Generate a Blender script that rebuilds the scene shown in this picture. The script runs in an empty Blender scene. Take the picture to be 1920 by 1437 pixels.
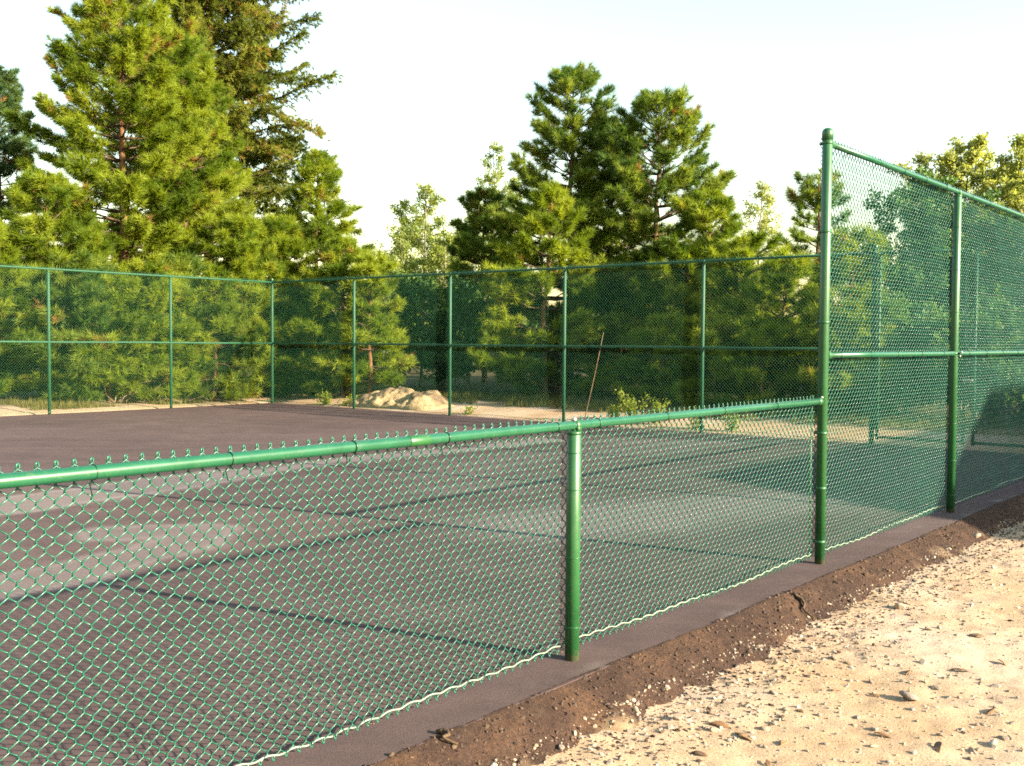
import bpy, math, random
import numpy as np

PI = math.pi
scene = bpy.context.scene
col = scene.collection

# ------------------------------------------------------------------ layout
F_PX, CAM_H, PITCH, ROLL = 1955.7, 1.595, 0.0398, 0.0072
N0 = np.array([0.311, 5.181])           # first line post of the low fence
NA = 0.6898                             # heading of the low fence
ND = np.array([math.sin(NA), math.cos(NA)])     # along the near fence
NN = np.array([-math.cos(NA), math.sin(NA)])    # across the court
RZ = math.atan2(ND[1], ND[0])           # world rotation of the fence axis
BAY = 3.04
S_END, N_FAR = 4 * BAY, 6 * BAY         # end fence and far side fence


def W(s, n, z=0.0):
    p = N0 + ND * s + NN * n
    return (float(p[0]), float(p[1]), float(z))


def ST(x, y):
    d = np.array([x, y]) - N0
    return float(d @ ND), float(d @ NN)


def at_px(px, Z):
    return (px - 960) * Z / F_PX, Z


def height_for(px, ytop, Z):
    return CAM_H - 0.45 + (640 + (px - 960) * ROLL - ytop) * Z / F_PX


# ------------------------------------------------------------------ numpy noise
def vnoise(x, y, seed=0):
    x = np.asarray(x, float); y = np.asarray(y, float)
    xi = np.floor(x).astype(np.int64); yi = np.floor(y).astype(np.int64)
    xf = x - xi; yf = y - yi
    u = xf * xf * (3 - 2 * xf); v = yf * yf * (3 - 2 * yf)

    def h(a, b):
        k = (a * 374761393 + b * 668265263 + seed * 1442695041) & 0xFFFFFFFF
        k = ((k ^ (k >> 13)) * 1274126177) & 0xFFFFFFFF
        k = k ^ (k >> 16)
        return (k & 0xFFFF) / 65535.0
    return (h(xi, yi) * (1 - u) + h(xi + 1, yi) * u) * (1 - v) + (h(xi, yi + 1) * (1 - u) + h(xi + 1, yi + 1) * u) * v


def fbm(x, y, oct=4, seed=0):
    t = 0; a = 0.5; f = 1
    for k in range(oct):
        t = t + a * (vnoise(np.asarray(x) * f, np.asarray(y) * f, seed + k * 17) - 0.5)
        a *= 0.5; f *= 2.03
    return t


def sstep(a, b, x):
    t = np.clip((np.asarray(x, float) - a) / (b - a), 0, 1)
    return t * t * (3 - 2 * t)


# ------------------------------------------------------------------ mesh helpers
class Geo:
    def __init__(self):
        self.V = []; self.F = []; self.n = 0; self.A = []

    def add(self, V, *faces, tone=None):
        V = np.asarray(V, float).reshape(-1, 3)
        for f in faces:
            f = np.asarray(f, np.int64)
            if f.size:
                self.F.append(f + self.n)
        self.V.append(V); self.n += len(V)
        self.A.append(np.zeros(len(V)) if tone is None else np.broadcast_to(np.asarray(tone, float), (len(V),)))
        return self

    def mesh(self, name, mat=None, smooth=True, attr=None):
        V = np.concatenate(self.V)
        loops = np.concatenate([f.ravel() for f in self.F])
        tot = np.concatenate([np.full(len(f), f.shape[1]) for f in self.F])
        st = np.concatenate([[0], np.cumsum(tot)[:-1]])
        me = bpy.data.meshes.new(name)
        me.vertices.add(len(V)); me.vertices.foreach_set('co', V.ravel().astype(np.float32))
        me.loops.add(len(loops)); me.loops.foreach_set('vertex_index', loops.astype(np.int32))
        me.polygons.add(len(tot)); me.polygons.foreach_set('loop_start', st.astype(np.int32))
        me.polygons.foreach_set('loop_total', tot.astype(np.int32))
        me.polygons.foreach_set('use_smooth', np.full(len(tot), bool(smooth)))
        if attr:
            a = me.attributes.new(attr, 'FLOAT', 'POINT')
            a.data.foreach_set('value', np.concatenate(self.A).astype(np.float32))
        me.update(calc_edges=True)
        if mat:
            me.materials.append(mat)
        return me


def ring_frames(P):
    P = np.asarray(P, float)
    T = np.gradient(P, axis=0); T /= np.linalg.norm(T, axis=1)[:, None] + 1e-12
    ref = np.array([0.0, 0, 1.0]) if abs(T[0][2]) < 0.8 else np.array([1.0, 0, 0])
    A = np.zeros_like(P); B = np.zeros_like(P)
    a = np.cross(T[0], ref); a /= np.linalg.norm(a)
    for i in range(len(P)):
        a = a - T[i] * (a @ T[i]); a /= np.linalg.norm(a) + 1e-12
        A[i] = a; B[i] = np.cross(T[i], a)
    return A, B


def tube_arrays(P, r, k=8, cap=True):
    P = np.asarray(P, float); M = len(P)
    r = np.broadcast_to(np.asarray(r, float), (M,))
    A, B = ring_frames(P)
    th = np.arange(k) * 2 * PI / k
    V = P[:, None, :] + r[:, None, None] * (A[:, None, :] * np.cos(th)[None, :, None] + B[:, None, :] * np.sin(th)[None, :, None])
    i = np.arange(M - 1)[:, None] * k; j = np.arange(k)[None, :]; j2 = (j + 1) % k
    Q = np.stack([i + j, i + j2, i + k + j2, i + k + j], -1).reshape(-1, 4)
    out = [Q]
    if cap:
        out.append(np.arange(k)[::-1][None, :]); out.append(((M - 1) * k + np.arange(k))[None, :])
    return V.reshape(-1, 3), out


def add_tube(g, P, r, k=8, cap=True, tone=None):
    V, F = tube_arrays(P, r, k, cap)
    g.add(V, *F, tone=tone); return g


def add_lathe(g, prof, k=20, centre=(0, 0, 0)):
    prof = np.asarray(prof, float)
    th = np.arange(k) * 2 * PI / k
    V = np.stack([prof[:, 0][:, None] * np.cos(th), prof[:, 0][:, None] * np.sin(th), np.repeat(prof[:, 1][:, None], k, 1)], -1)
    M = len(prof)
    i = np.arange(M - 1)[:, None] * k; j = np.arange(k)[None, :]; j2 = (j + 1) % k
    Q = np.stack([i + j, i + j2, i + k + j2, i + k + j], -1).reshape(-1, 4)
    g.add(V.reshape(-1, 3) + np.array(centre), Q, np.arange(k)[::-1][None, :], ((M - 1) * k + np.arange(k))[None, :])
    return g


def add_torus(g, c, R, r, axis='z', k=20, q=6, ry=None):
    a = np.arange(k) * 2 * PI / k; b = np.arange(q) * 2 * PI / q
    ca, sa = np.cos(a)[:, None], np.sin(a)[:, None]
    X = (R + r * np.cos(b)) * ca; Y = (R + r * np.cos(b)) * sa; Z = np.repeat(r * np.sin(b)[None, :], k, 0)
    V = np.stack([X, Y, Z], -1).reshape(-1, 3)
    if axis == 'x': V = V[:, [2, 0, 1]]
    if axis == 'y': V = V[:, [1, 2, 0]]
    i = np.arange(k)[:, None]; i2 = (i + 1) % k; j = np.arange(q)[None, :]; j2 = (j + 1) % q
    Q = np.stack([i * q + j, i2 * q + j, i2 * q + j2, i * q + j2], -1).reshape(-1, 4)
    g.add(V + np.array(c), Q); return g


def add_box(g, a, b):
    x0, y0, z0 = a; x1, y1, z1 = b
    V = [(x0, y0, z0), (x1, y0, z0), (x1, y1, z0), (x0, y1, z0), (x0, y0, z1), (x1, y0, z1), (x1, y1, z1), (x0, y1, z1)]
    F = [(3, 2, 1, 0), (4, 5, 6, 7), (0, 1, 5, 4), (1, 2, 6, 5), (2, 3, 7, 6), (3, 0, 4, 7)]
    g.add(V, F); return g


def obj(name, me, parent=None, loc=(0, 0, 0), rot=(0, 0, 0), scale=(1, 1, 1)):
    o = bpy.data.objects.new(name, me); col.objects.link(o)
    o.location = loc; o.rotation_euler = rot; o.scale = scale
    if parent: o.parent = parent
    return o


def thing(name, label, cat, loc=(0, 0, 0), rz=0.0, group=None):
    o = obj(name, None, None, loc, (0, 0, rz)); o.empty_display_size = 0.2
    return tag(o, label, cat, group)


def tag(o, label=None, cat=None, group=None, kind=None):
    if label: o['label'] = label
    if cat: o['category'] = cat
    if group: o['group'] = group
    if kind: o['kind'] = kind
    return o


# ------------------------------------------------------------------ materials
def new_mat(name):
    m = bpy.data.materials.new(name); m.use_nodes = True
    nt = m.node_tree; nt.nodes.clear()
    out = nt.nodes.new('ShaderNodeOutputMaterial')
    return m, nt, out


def node(nt, typ, **kw):
    n = nt.nodes.new(typ)
    for k, v in kw.items():
        if k.startswith('i_'):
            n.inputs[k[2:].replace('_', ' ')].default_value = v
        else:
            setattr(n, k, v)
    return n


def ramp(nt, stops, fac=None, interp='LINEAR'):
    r = nt.nodes.new('ShaderNodeValToRGB'); r.color_ramp.interpolation = interp
    el = r.color_ramp.elements
    while len(el) < len(stops): el.new(0.5)
    for e, (p, c) in zip(el, stops):
        e.position = p; e.color = (*c, 1) if len(c) == 3 else c
    if fac is not None: nt.links.new(fac, r.inputs[0])
    return r


def mixc(nt, fac, a, b, mode='MIX'):
    m = nt.nodes.new('ShaderNodeMix'); m.data_type = 'RGBA'; m.blend_type = mode
    for sock, v in ((m.inputs[0], fac), (m.inputs[6], a), (m.inputs[7], b)):
        if hasattr(v, 'links') or hasattr(v, 'is_linked'):
            nt.links.new(v, sock)
        elif isinstance(v, (int, float)):
            sock.default_value = v
        else:
            sock.default_value = (*v, 1)
    return m.outputs[2]


def noise(nt, scale, detail=4, rough=0.55, vec=None, dist=0.0):
    n = node(nt, 'ShaderNodeTexNoise'); n.inputs['Scale'].default_value = scale
    n.inputs['Detail'].default_value = detail; n.inputs['Roughness'].default_value = rough
    n.inputs['Distortion'].default_value = dist
    if vec is not None: nt.links.new(vec, n.inputs['Vector'])
    return n


def principled(nt, out, color=None, rough=0.5, spec=0.5, coat=0.0, metal=0.0):
    p = nt.nodes.new('ShaderNodeBsdfPrincipled')
    if color is not None:
        if hasattr(color, 'is_linked'): nt.links.new(color, p.inputs['Base Color'])
        else: p.inputs['Base Color'].default_value = (*color, 1)
    p.inputs['Roughness'].default_value = rough
    p.inputs['Specular IOR Level'].default_value = spec
    p.inputs['Coat Weight'].default_value = coat
    p.inputs['Metallic'].default_value = metal
    nt.links.new(p.outputs[0], out.inputs[0])
    return p


def add_bump(nt, p, height, strength=0.5, dist=0.01):
    b = node(nt, 'ShaderNodeBump'); b.inputs['Strength'].default_value = strength; b.inputs['Distance'].default_value = dist
    nt.links.new(height, b.inputs['Height']); nt.links.new(b.outputs[0], p.inputs['Normal'])


def mat_paint(name, c1, c2, rough=0.3, coat=0.3, scale=6):
    m, nt, out = new_mat(name)
    tc = node(nt, 'ShaderNodeTexCoord')
    n = noise(nt, scale, 6, 0.6, tc.outputs['Object'])
    c = ramp(nt, [(0.3, c1), (0.7, c2)], n.outputs[0])
    cc = c.outputs[0]
    if name in ('green_vinyl_paint', 'green_rail_sky_tint'):
        sc_n = noise(nt, 38, 5, 0.7, tc.outputs['Object'], 0.5)
        du = ramp(nt, [(0.55, (0, 0, 0)), (0.72, (0.4, 0.4, 0.4))], sc_n.outputs[0]).outputs[0]
        cc = mixc(nt, du, cc, (0.075, 0.10, 0.05))
        sx = node(nt, 'ShaderNodeSeparateXYZ'); gm_ = node(nt, 'ShaderNodeNewGeometry'); nt.links.new(gm_.outputs['Position'], sx.inputs[0])
        ad = node(nt, 'ShaderNodeMath', operation='MULTIPLY_ADD'); ad.inputs[1].default_value = 0.16; nt.links.new(sc_n.outputs[0], ad.inputs[0]); ad.inputs[2].default_value = -0.045
        sb = node(nt, 'ShaderNodeMath', operation='LESS_THAN'); nt.links.new(sx.outputs[2], sb.inputs[0]); nt.links.new(ad.outputs[0], sb.inputs[1])
        ml = node(nt, 'ShaderNodeMath', operation='MULTIPLY'); nt.links.new(sb.outputs[0], ml.inputs[0]); ml.inputs[1].default_value = 0.5
        cc = mixc(nt, ml.outputs[0], cc, (0.10, 0.072, 0.045))
    p = principled(nt, out, cc, rough, 0.5, coat)
    p.inputs['Coat Roughness'].default_value = 0.15
    n2 = noise(nt, 90, 3, 0.5, tc.outputs['Object'])
    rr = node(nt, 'ShaderNodeMapRange'); rr.inputs[3].default_value = rough * 0.8; rr.inputs[4].default_value = rough * 1.4
    nt.links.new(n.outputs[0], rr.inputs[0]); nt.links.new(rr.outputs[0], p.inputs['Roughness'])
    add_bump(nt, p, n2.outputs[0], 0.05, 0.001)
    return m


M = {}
M['paint'] = mat_paint('green_vinyl_paint', (0.0085, 0.062, 0.016), (0.013, 0.084, 0.023), 0.40, 0.10)
M['wire'] = mat_paint('green_vinyl_wire', (0.0035, 0.066, 0.038), (0.006, 0.092, 0.054), 0.36, 0.12, 20)
M['far_wire'] = mat_paint('green_vinyl_far_wire', (0.005, 0.070, 0.032), (0.008, 0.092, 0.044), 0.55, 0.0, 20)
M['far_paint'] = mat_paint('green_vinyl_far_paint', (0.006, 0.055, 0.024), (0.009, 0.072, 0.032), 0.6, 0.0)
M['dark_wire'] = mat_paint('dark_green_tie', (0.002, 0.018, 0.010), (0.004, 0.03, 0.014), 0.35, 0.2, 20)
M['galv'] = mat_paint('pale_tension_wire', (0.14, 0.18, 0.13), (0.22, 0.265, 0.20), 0.4, 0.1, 30)
M['bolt'] = mat_paint('zinc_bolt', (0.38, 0.38, 0.36), (0.5, 0.5, 0.47), 0.3, 0.2, 30)
M['rail_sky_tint'] = mat_paint('green_rail_sky_tint', (0.0055, 0.060, 0.026), (0.009, 0.080, 0.037), 0.30, 0.2)  # fence green shifted to teal: the bluish sky reflection is put into the colour


def mat_needles(name, c_dark, c_mid, c_pale, brown=(0.24, 0.14, 0.04), trans=0.35):
    m, nt, out = new_mat(name)
    a = node(nt, 'ShaderNodeAttribute', attribute_name='tone')
    r = ramp(nt, [(0.0, c_dark), (0.45, c_mid), (0.9, c_pale), (0.955, c_pale), (0.96, brown), (1.0, brown)], a.outputs['Fac'])  # dark to pale foliage colour, picked by the random tone attribute
    d = node(nt, 'ShaderNodeBsdfPrincipled'); d.inputs['Roughness'].default_value = 0.55; d.inputs['Specular IOR Level'].default_value = 0.25
    nt.links.new(r.outputs[0], d.inputs['Base Color'])
    t = node(nt, 'ShaderNodeBsdfTranslucent')
    tcol = mixc(nt, 1.0, r.outputs[0], (1.35, 1.3, 0.6), 'MULTIPLY')
    nt.links.new(tcol, t.inputs[0])
    mx = node(nt, 'ShaderNodeMixShader'); mx.inputs[0].default_value = trans
    nt.links.new(d.outputs[0], mx.inputs[1]); nt.links.new(t.outputs[0], mx.inputs[2]); nt.links.new(mx.outputs[0], out.inputs[0])
    return m


M['needle_lush'] = mat_needles('needles_yellow_green', (0.074, 0.128, 0.010), (0.172, 0.232, 0.014), (0.265, 0.315, 0.030), trans=0.52)
M['needle_mid'] = mat_needles('needles_mid_green', (0.055, 0.110, 0.018), (0.124, 0.187, 0.024), (0.21, 0.262, 0.040), trans=0.52)
M['needle_dark'] = mat_needles('needles_blue_green', (0.0252, 0.0675, 0.0224), (0.0504, 0.105, 0.032), (0.098, 0.15, 0.0352))
M['needle_fir'] = mat_needles('fir_needles_olive', (0.066, 0.095, 0.013), (0.130, 0.162, 0.022), (0.205, 0.225, 0.034), (0.28, 0.18, 0.05), trans=0.5)
M['leaf_pale'] = mat_needles('aspen_leaves_pale', (0.12, 0.175, 0.045), (0.204, 0.2625, 0.06), (0.312, 0.3375, 0.075), (0.28, 0.26, 0.06), 0.5)
M['leaf_deep'] = mat_needles('leaves_deep_green', (0.033, 0.088, 0.0256), (0.0675, 0.1408, 0.0352), (0.1275, 0.208, 0.0416), (0.12, 0.13, 0.03), 0.45)
M['leaf_gold'] = mat_needles('leaves_golden_green', (0.17, 0.21, 0.06), (0.27, 0.31, 0.085), (0.36, 0.38, 0.12), (0.36, 0.34, 0.11), 0.5)
M['leaf_shrub'] = mat_needles('shrub_leaves', (0.08, 0.13, 0.012), (0.15, 0.20, 0.018), (0.23, 0.27, 0.03), (0.24, 0.24, 0.04), 0.5)
M['grass'] = mat_needles('dry_grass', (0.06, 0.08, 0.014), (0.12, 0.115, 0.024), (0.20, 0.155, 0.05), (0.25, 0.17, 0.06), 0.35)


def mat_bark(name, c1, c2, c3, sc=9):
    m, nt, out = new_mat(name)
    tc = node(nt, 'ShaderNodeTexCoord'); mp = node(nt, 'ShaderNodeMapping'); mp.inputs['Scale'].default_value = (sc, sc, sc * 0.3)
    nt.links.new(tc.outputs['Object'], mp.inputs[0])
    n = noise(nt, 1.0, 6, 0.65, mp.outputs[0], 0.6)
    c = ramp(nt, [(0.32, c1), (0.5, c2), (0.7, c3)], n.outputs[0])
    p = principled(nt, out, c.outputs[0], 0.9, 0.15)
    add_bump(nt, p, n.outputs[0], 0.8, 0.02)
    return m


M['bark'] = mat_bark('pine_bark', (0.04, 0.022, 0.012), (0.12, 0.065, 0.030), (0.21, 0.115, 0.05))
M['limb'] = mat_bark('limb_bark', (0.03, 0.021, 0.013), (0.075, 0.05, 0.03), (0.13, 0.09, 0.055), 14)
M['bark_pale'] = mat_bark('aspen_bark', (0.0744, 0.062, 0.0434), (0.186, 0.1674, 0.124), (0.2604, 0.2356, 0.186))
M['dead_wood'] = mat_bark('dead_wood', (0.0992, 0.0682, 0.0434), (0.186, 0.1364, 0.0868), (0.2604, 0.1984, 0.1302), 16)
M['stake'] = mat_bark('stake_wood', (0.10, 0.062, 0.036), (0.16, 0.105, 0.062), (0.23, 0.155, 0.095), 12)


def mat_asphalt():
    m, nt, out = new_mat('court_asphalt')
    tc = node(nt, 'ShaderNodeTexCoord'); v = tc.outputs['Object']
    big = noise(nt, 0.35, 5, 0.6, v, 0.6); mid = noise(nt, 2.2, 5, 0.65, v, 0.4); fine = noise(nt, 170, 3, 0.75, v)
    mp = node(nt, 'ShaderNodeMapping'); mp.inputs['Scale'].default_value = (0.5, 3.4, 1); nt.links.new(v, mp.inputs[0])
    lane = noise(nt, 1.0, 4, 0.6, mp.outputs[0], 0.3)
    c = ramp(nt, [(0.3, (0.060, 0.040, 0.0375)), (0.55, (0.074, 0.050, 0.047)), (0.75, (0.088, 0.063, 0.060))], big.outputs[0]).outputs[0]
    c = mixc(nt, 0.7, c, ramp(nt, [(0.3, (0.75, 0.74, 0.74)), (0.7, (1.2, 1.2, 1.2))], mid.outputs[0]).outputs[0], 'MULTIPLY')
    c = mixc(nt, 0.7, c, ramp(nt, [(0.3, (0.8, 0.8, 0.8)), (0.7, (1.18, 1.17, 1.16))], lane.outputs[0]).outputs[0], 'MULTIPLY')
    c = mixc(nt, 0.8, c, ramp(nt, [(0.32, (0.42, 0.42, 0.42)), (0.7, (1.55, 1.52, 1.48))], fine.outputs[0]).outputs[0], 'MULTIPLY')
    a = node(nt, 'ShaderNodeAttribute', attribute_name='tone')
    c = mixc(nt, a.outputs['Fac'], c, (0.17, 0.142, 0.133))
    p = principled(nt, out, c, 0.85, 0.25)
    add_bump(nt, p, fine.outputs[0], 0.6, 0.004)
    return m


def mat_margin():
    m, nt, out = new_mat('crumbled_asphalt')
    tc = node(nt, 'ShaderNodeTexCoord'); v = tc.outputs['Object']
    big = noise(nt, 2.5, 5, 0.65, v, 0.4); fine = noise(nt, 60, 4, 0.75, v); vf = noise(nt, 190, 2, 0.7, v)
    c = ramp(nt, [(0.3, (0.032, 0.020, 0.016)), (0.52, (0.050, 0.030, 0.021)), (0.72, (0.088, 0.050, 0.029))], big.outputs[0]).outputs[0]
    c = mixc(nt, 0.9, c, ramp(nt, [(0.32, (0.4, 0.4, 0.42)), (0.5, (1, 1, 1)), (0.72, (1.75, 1.5, 1.25))], fine.outputs[0]).outputs[0], 'MULTIPLY')
    a = node(nt, 'ShaderNodeAttribute', attribute_name='tone')
    c = mixc(nt, a.outputs['Fac'], c, (0.27, 0.195, 0.115))
    p = principled(nt, out, c, 0.95, 0.15)
    add_bump(nt, p, vf.outputs[0], 0.9, 0.008)
    return m


def mat_sand():
    m, nt, out = new_mat('sandy_ground')
    tc = node(nt, 'ShaderNodeTexCoord'); v = tc.outputs['Object']
    big = noise(nt, 0.55, 5, 0.6, v, 0.5); mid = noise(nt, 5, 5, 0.7, v, 0.3); fine = noise(nt, 75, 4, 0.75, v)
    c = ramp(nt, [(0.3, (0.315, 0.208, 0.112)), (0.5, (0.36, 0.258, 0.165)), (0.7, (0.405, 0.318, 0.24))], big.outputs[0]).outputs[0]
    c = mixc(nt, 0.8, c, ramp(nt, [(0.3, (0.74, 0.70, 0.66)), (0.5, (1, 1, 1)), (0.72, (1.14, 1.13, 1.10))], mid.outputs[0]).outputs[0], 'MULTIPLY')
    c = mixc(nt, 0.8, c, ramp(nt, [(0.3, (0.62, 0.56, 0.52)), (0.48, (1, 1, 1)), (0.72, (1.18, 1.17, 1.15))], fine.outputs[0]).outputs[0], 'MULTIPLY')
    spk = node(nt, 'ShaderNodeTexVoronoi'); spk.inputs['Scale'].default_value = 38; nt.links.new(v, spk.inputs['Vector'])
    sr = ramp(nt, [(0.0, (0.55, 0.47, 0.42)), (0.13, (0.72, 0.66, 0.62)), (0.19, (1, 1, 1))], spk.outputs['Distance']).outputs[0]
    gate_n = noise(nt, 1.7, 4, 0.6, v)
    gm = ramp(nt, [(0.45, (0, 0, 0)), (0.62, (1, 1, 1))], gate_n.outputs[0]).outputs[0]
    c = mixc(nt, gm, c, mixc(nt, 1.0, c, sr, 'MULTIPLY'))
    litter = mixc(nt, ramp(nt, [(0.35, (0, 0, 0)), (0.65, (1, 1, 1))], mid.outputs[0]).outputs[0], (0.035, 0.026, 0.014), (0.075, 0.06, 0.026))
    a = node(nt, 'ShaderNodeAttribute', attribute_name='tone')
    c = mixc(nt, a.outputs['Fac'], c, litter)
    p = principled(nt, out, c, 0.95, 0.15)
    h = mixc(nt, 0.5, fine.outputs[0], mid.outputs[0])
    add_bump(nt, p, h, 0.8, 0.012)
    return m


def mat_stone(name, cs):
    m, nt, out = new_mat(name)
    tc = node(nt, 'ShaderNodeTexCoord')
    oi = node(nt, 'ShaderNodeObjectInfo'); a = node(nt, 'ShaderNodeAttribute', attribute_name='tone')
    ad = node(nt, 'ShaderNodeMath', operation='ADD'); nt.links.new(oi.outputs['Random'], ad.inputs[0]); nt.links.new(a.outputs['Fac'], ad.inputs[1])
    fr = node(nt, 'ShaderNodeMath', operation='FRACT'); nt.links.new(ad.outputs[0], fr.inputs[0])
    k = len(cs)
    c = ramp(nt, [(i / (k - 1), cc) for i, cc in enumerate(cs)], fr.outputs[0]).outputs[0]
    n = noise(nt, 45, 4, 0.6, tc.outputs['Object'])
    c = mixc(nt, 0.7, c, ramp(nt, [(0.3, (0.65, 0.64, 0.62)), (0.7, (1.2, 1.2, 1.2))], n.outputs[0]).outputs[0], 'MULTIPLY')
    p = principled(nt, out, c, 0.85, 0.2)
    add_bump(nt, p, n.outputs[0], 0.5, 0.004)
    return m


M['asphalt'] = mat_asphalt(); M['margin'] = mat_margin(); M['sand'] = mat_sand()
M['stone'] = mat_stone('stone', [(0.36, 0.30, 0.225), (0.235, 0.18, 0.13), (0.31, 0.245, 0.175), (0.17, 0.135, 0.11), (0.38, 0.33, 0.27)])
M['crumb'] = mat_stone('asphalt_crumb', [(0.033, 0.0231, 0.0198), (0.066, 0.0429, 0.0297), (0.099, 0.066, 0.0396), (0.0462, 0.033, 0.0297)])
M['chip'] = mat_stone('bark_chip', [(0.154, 0.084, 0.042), (0.21, 0.133, 0.07), (0.098, 0.0595, 0.0385), (0.252, 0.168, 0.098)])
M['stucco'] = mat_stone('stucco_wall', [(0.5, 0.46, 0.38), (0.52, 0.48, 0.4)])
M['shingle'] = mat_stone('roof_shingle', [(0.12, 0.09, 0.07), (0.14, 0.11, 0.09)])
M['window'] = mat_paint('dark_window', (0.02, 0.025, 0.03), (0.03, 0.035, 0.04), 0.1, 0.3)


# ------------------------------------------------------------------ ground
def terrain_z(s, n):
    s = np.asarray(s, float); n = np.asarray(n, float)
    dout = np.maximum(np.maximum(s - S_END, n - N_FAR), 0)        # beyond the far fences
    near = np.maximum(-n, 0)
    z = -0.11 + 0.0 * s
    z = z + fbm(s * 0.35, n * 0.35, 3, 3) * 0.05 + fbm(s * 1.8, n * 1.8, 3, 9) * 0.022
    rise = sstep(0.15, 0.5, dout) * 0.12 + sstep(0.5, 3.0, dout) * 0.16 + sstep(3, 25, dout) * 0.35
    z = z + rise + fbm(s * 0.9, n * 0.9, 3, 21) * 0.10 * sstep(0.4, 1.5, dout)
    inside = (n > -0.3) & (n < N_FAR + 0.12) & (s < S_END + 0.12)
    return np.where(inside, -0.2, z)


def grid_geo(sv, nv, zf, tonef=None):
    Sg, Ng = np.meshgrid(sv, nv, indexing='ij')
    Z = zf(Sg, Ng)
    P = N0[None, None, :] + Sg[..., None] * ND + Ng[..., None] * NN
    V = np.concatenate([P, Z[..., None]], -1).reshape(-1, 3)
    a, b = Sg.shape
    i = np.arange(a - 1)[:, None] * b; j = np.arange(b - 1)[None, :]
    Q = np.stack([i + j, i + b + j, i + b + j + 1, i + j + 1], -1).reshape(-1, 4)
    g = Geo(); g.add(V, Q, tone=None if tonef is None else tonef(Sg, Ng).ravel())
    return g


def axis(lo, hi, segs):
    """segs: list of (start, stop, step) fine spans, filled outside by growing steps"""
    xs = []
    for a, b, st in segs:
        xs.append(np.arange(a, b, st))
    x = np.concatenate(xs); x = np.append(x, segs[-1][1])
    L = [x[0]]; st = segs[0][2]
    while L[-1] > lo:
        st *= 1.25; L.append(L[-1] - st)
    Rr = [x[-1]]; st = segs[-1][2]
    while Rr[-1] < hi:
        st *= 1.25; Rr.append(Rr[-1] + st)
    return np.concatenate([np.array(L[1:])[::-1], x, np.array(Rr[1:])])


def sand_fine(s, n):
    return fbm(s * 6, n * 6, 4, 31) * 0.026 + fbm(s * 26, n * 26, 2, 37) * 0.014


sv = axis(-900, 900, [(-3.0, 7.0, 0.03), (7.0, 18.5, 0.16)])
nv = axis(-900, 900, [(-5.2, -0.2, 0.03), (-0.2, 22.0, 0.2)])


def terr(s, n):
    z = terrain_z(s, n)
    fine = (n < -0.25) & (n > -5.3) & (s > -3.1) & (s < 7.5)
    return z + np.where(fine, sand_fine(s, n), 0)


def terr_tone(s, n):
    d = np.maximum(s - S_END, n - N_FAR) + fbm(s * 0.8, n * 0.8, 3, 5) * 2.0
    w = np.where(s - S_END > n - N_FAR, 1.9, 0.9)
    return sstep(w, w + 1.0, d)


tag(obj('ground', grid_geo(sv, nv, terr, terr_tone).mesh('ground', M['sand'], True, 'tone')), kind='structure')


# the court: one asphalt slab with pale dried-water marks
def seg_dist(s, n, pts):
    best = np.full(s.shape, 1e9)
    for (a, b), (c, d) in zip(pts[:-1], pts[1:]):
        vx, vy = c - a, d - b
        t = np.clip(((s - a) * vx + (n - b) * vy) / (vx * vx + vy * vy), 0, 1)
        best = np.minimum(best, np.hypot(s - a - t * vx, n - b - t * vy))
    return best


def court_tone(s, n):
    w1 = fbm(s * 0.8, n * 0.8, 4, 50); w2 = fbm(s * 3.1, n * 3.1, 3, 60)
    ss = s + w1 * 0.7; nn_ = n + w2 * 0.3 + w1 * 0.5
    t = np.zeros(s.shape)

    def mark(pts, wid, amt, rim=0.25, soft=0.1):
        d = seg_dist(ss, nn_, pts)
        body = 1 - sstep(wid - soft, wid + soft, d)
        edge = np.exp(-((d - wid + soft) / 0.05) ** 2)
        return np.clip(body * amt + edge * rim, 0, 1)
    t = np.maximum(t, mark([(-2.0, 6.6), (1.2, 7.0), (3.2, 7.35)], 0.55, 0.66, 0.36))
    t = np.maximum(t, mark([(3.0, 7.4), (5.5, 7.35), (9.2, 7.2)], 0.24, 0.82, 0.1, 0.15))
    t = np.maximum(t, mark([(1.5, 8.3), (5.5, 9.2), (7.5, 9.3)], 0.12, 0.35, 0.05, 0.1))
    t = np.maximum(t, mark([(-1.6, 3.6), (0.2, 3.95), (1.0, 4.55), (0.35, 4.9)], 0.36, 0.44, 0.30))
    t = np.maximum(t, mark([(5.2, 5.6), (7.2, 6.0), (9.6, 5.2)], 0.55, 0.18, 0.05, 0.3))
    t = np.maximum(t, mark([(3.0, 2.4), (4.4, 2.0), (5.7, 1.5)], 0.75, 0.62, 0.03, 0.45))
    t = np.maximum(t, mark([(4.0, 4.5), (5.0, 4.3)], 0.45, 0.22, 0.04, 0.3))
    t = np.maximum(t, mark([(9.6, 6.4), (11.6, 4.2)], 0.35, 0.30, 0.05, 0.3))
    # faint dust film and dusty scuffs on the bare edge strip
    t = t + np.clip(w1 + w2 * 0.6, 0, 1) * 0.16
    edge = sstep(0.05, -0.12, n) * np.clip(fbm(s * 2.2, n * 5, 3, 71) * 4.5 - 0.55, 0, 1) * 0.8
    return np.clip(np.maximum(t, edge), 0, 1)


def court_z(s, n):
    return fbm(s * 0.25, n * 0.25, 2, 80) * 0.012


cs = axis(-26, S_END + 0.24, [(-4.0, 12.3, 0.055)]); cs = cs[(cs > -26) & (cs < S_END + 0.25)]
cn = np.concatenate([np.arange(-0.20, 8.6, 0.055), np.arange(8.6, N_FAR + 0.2, 0.11)])
g = grid_geo(cs, cn, court_z, court_tone)
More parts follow.
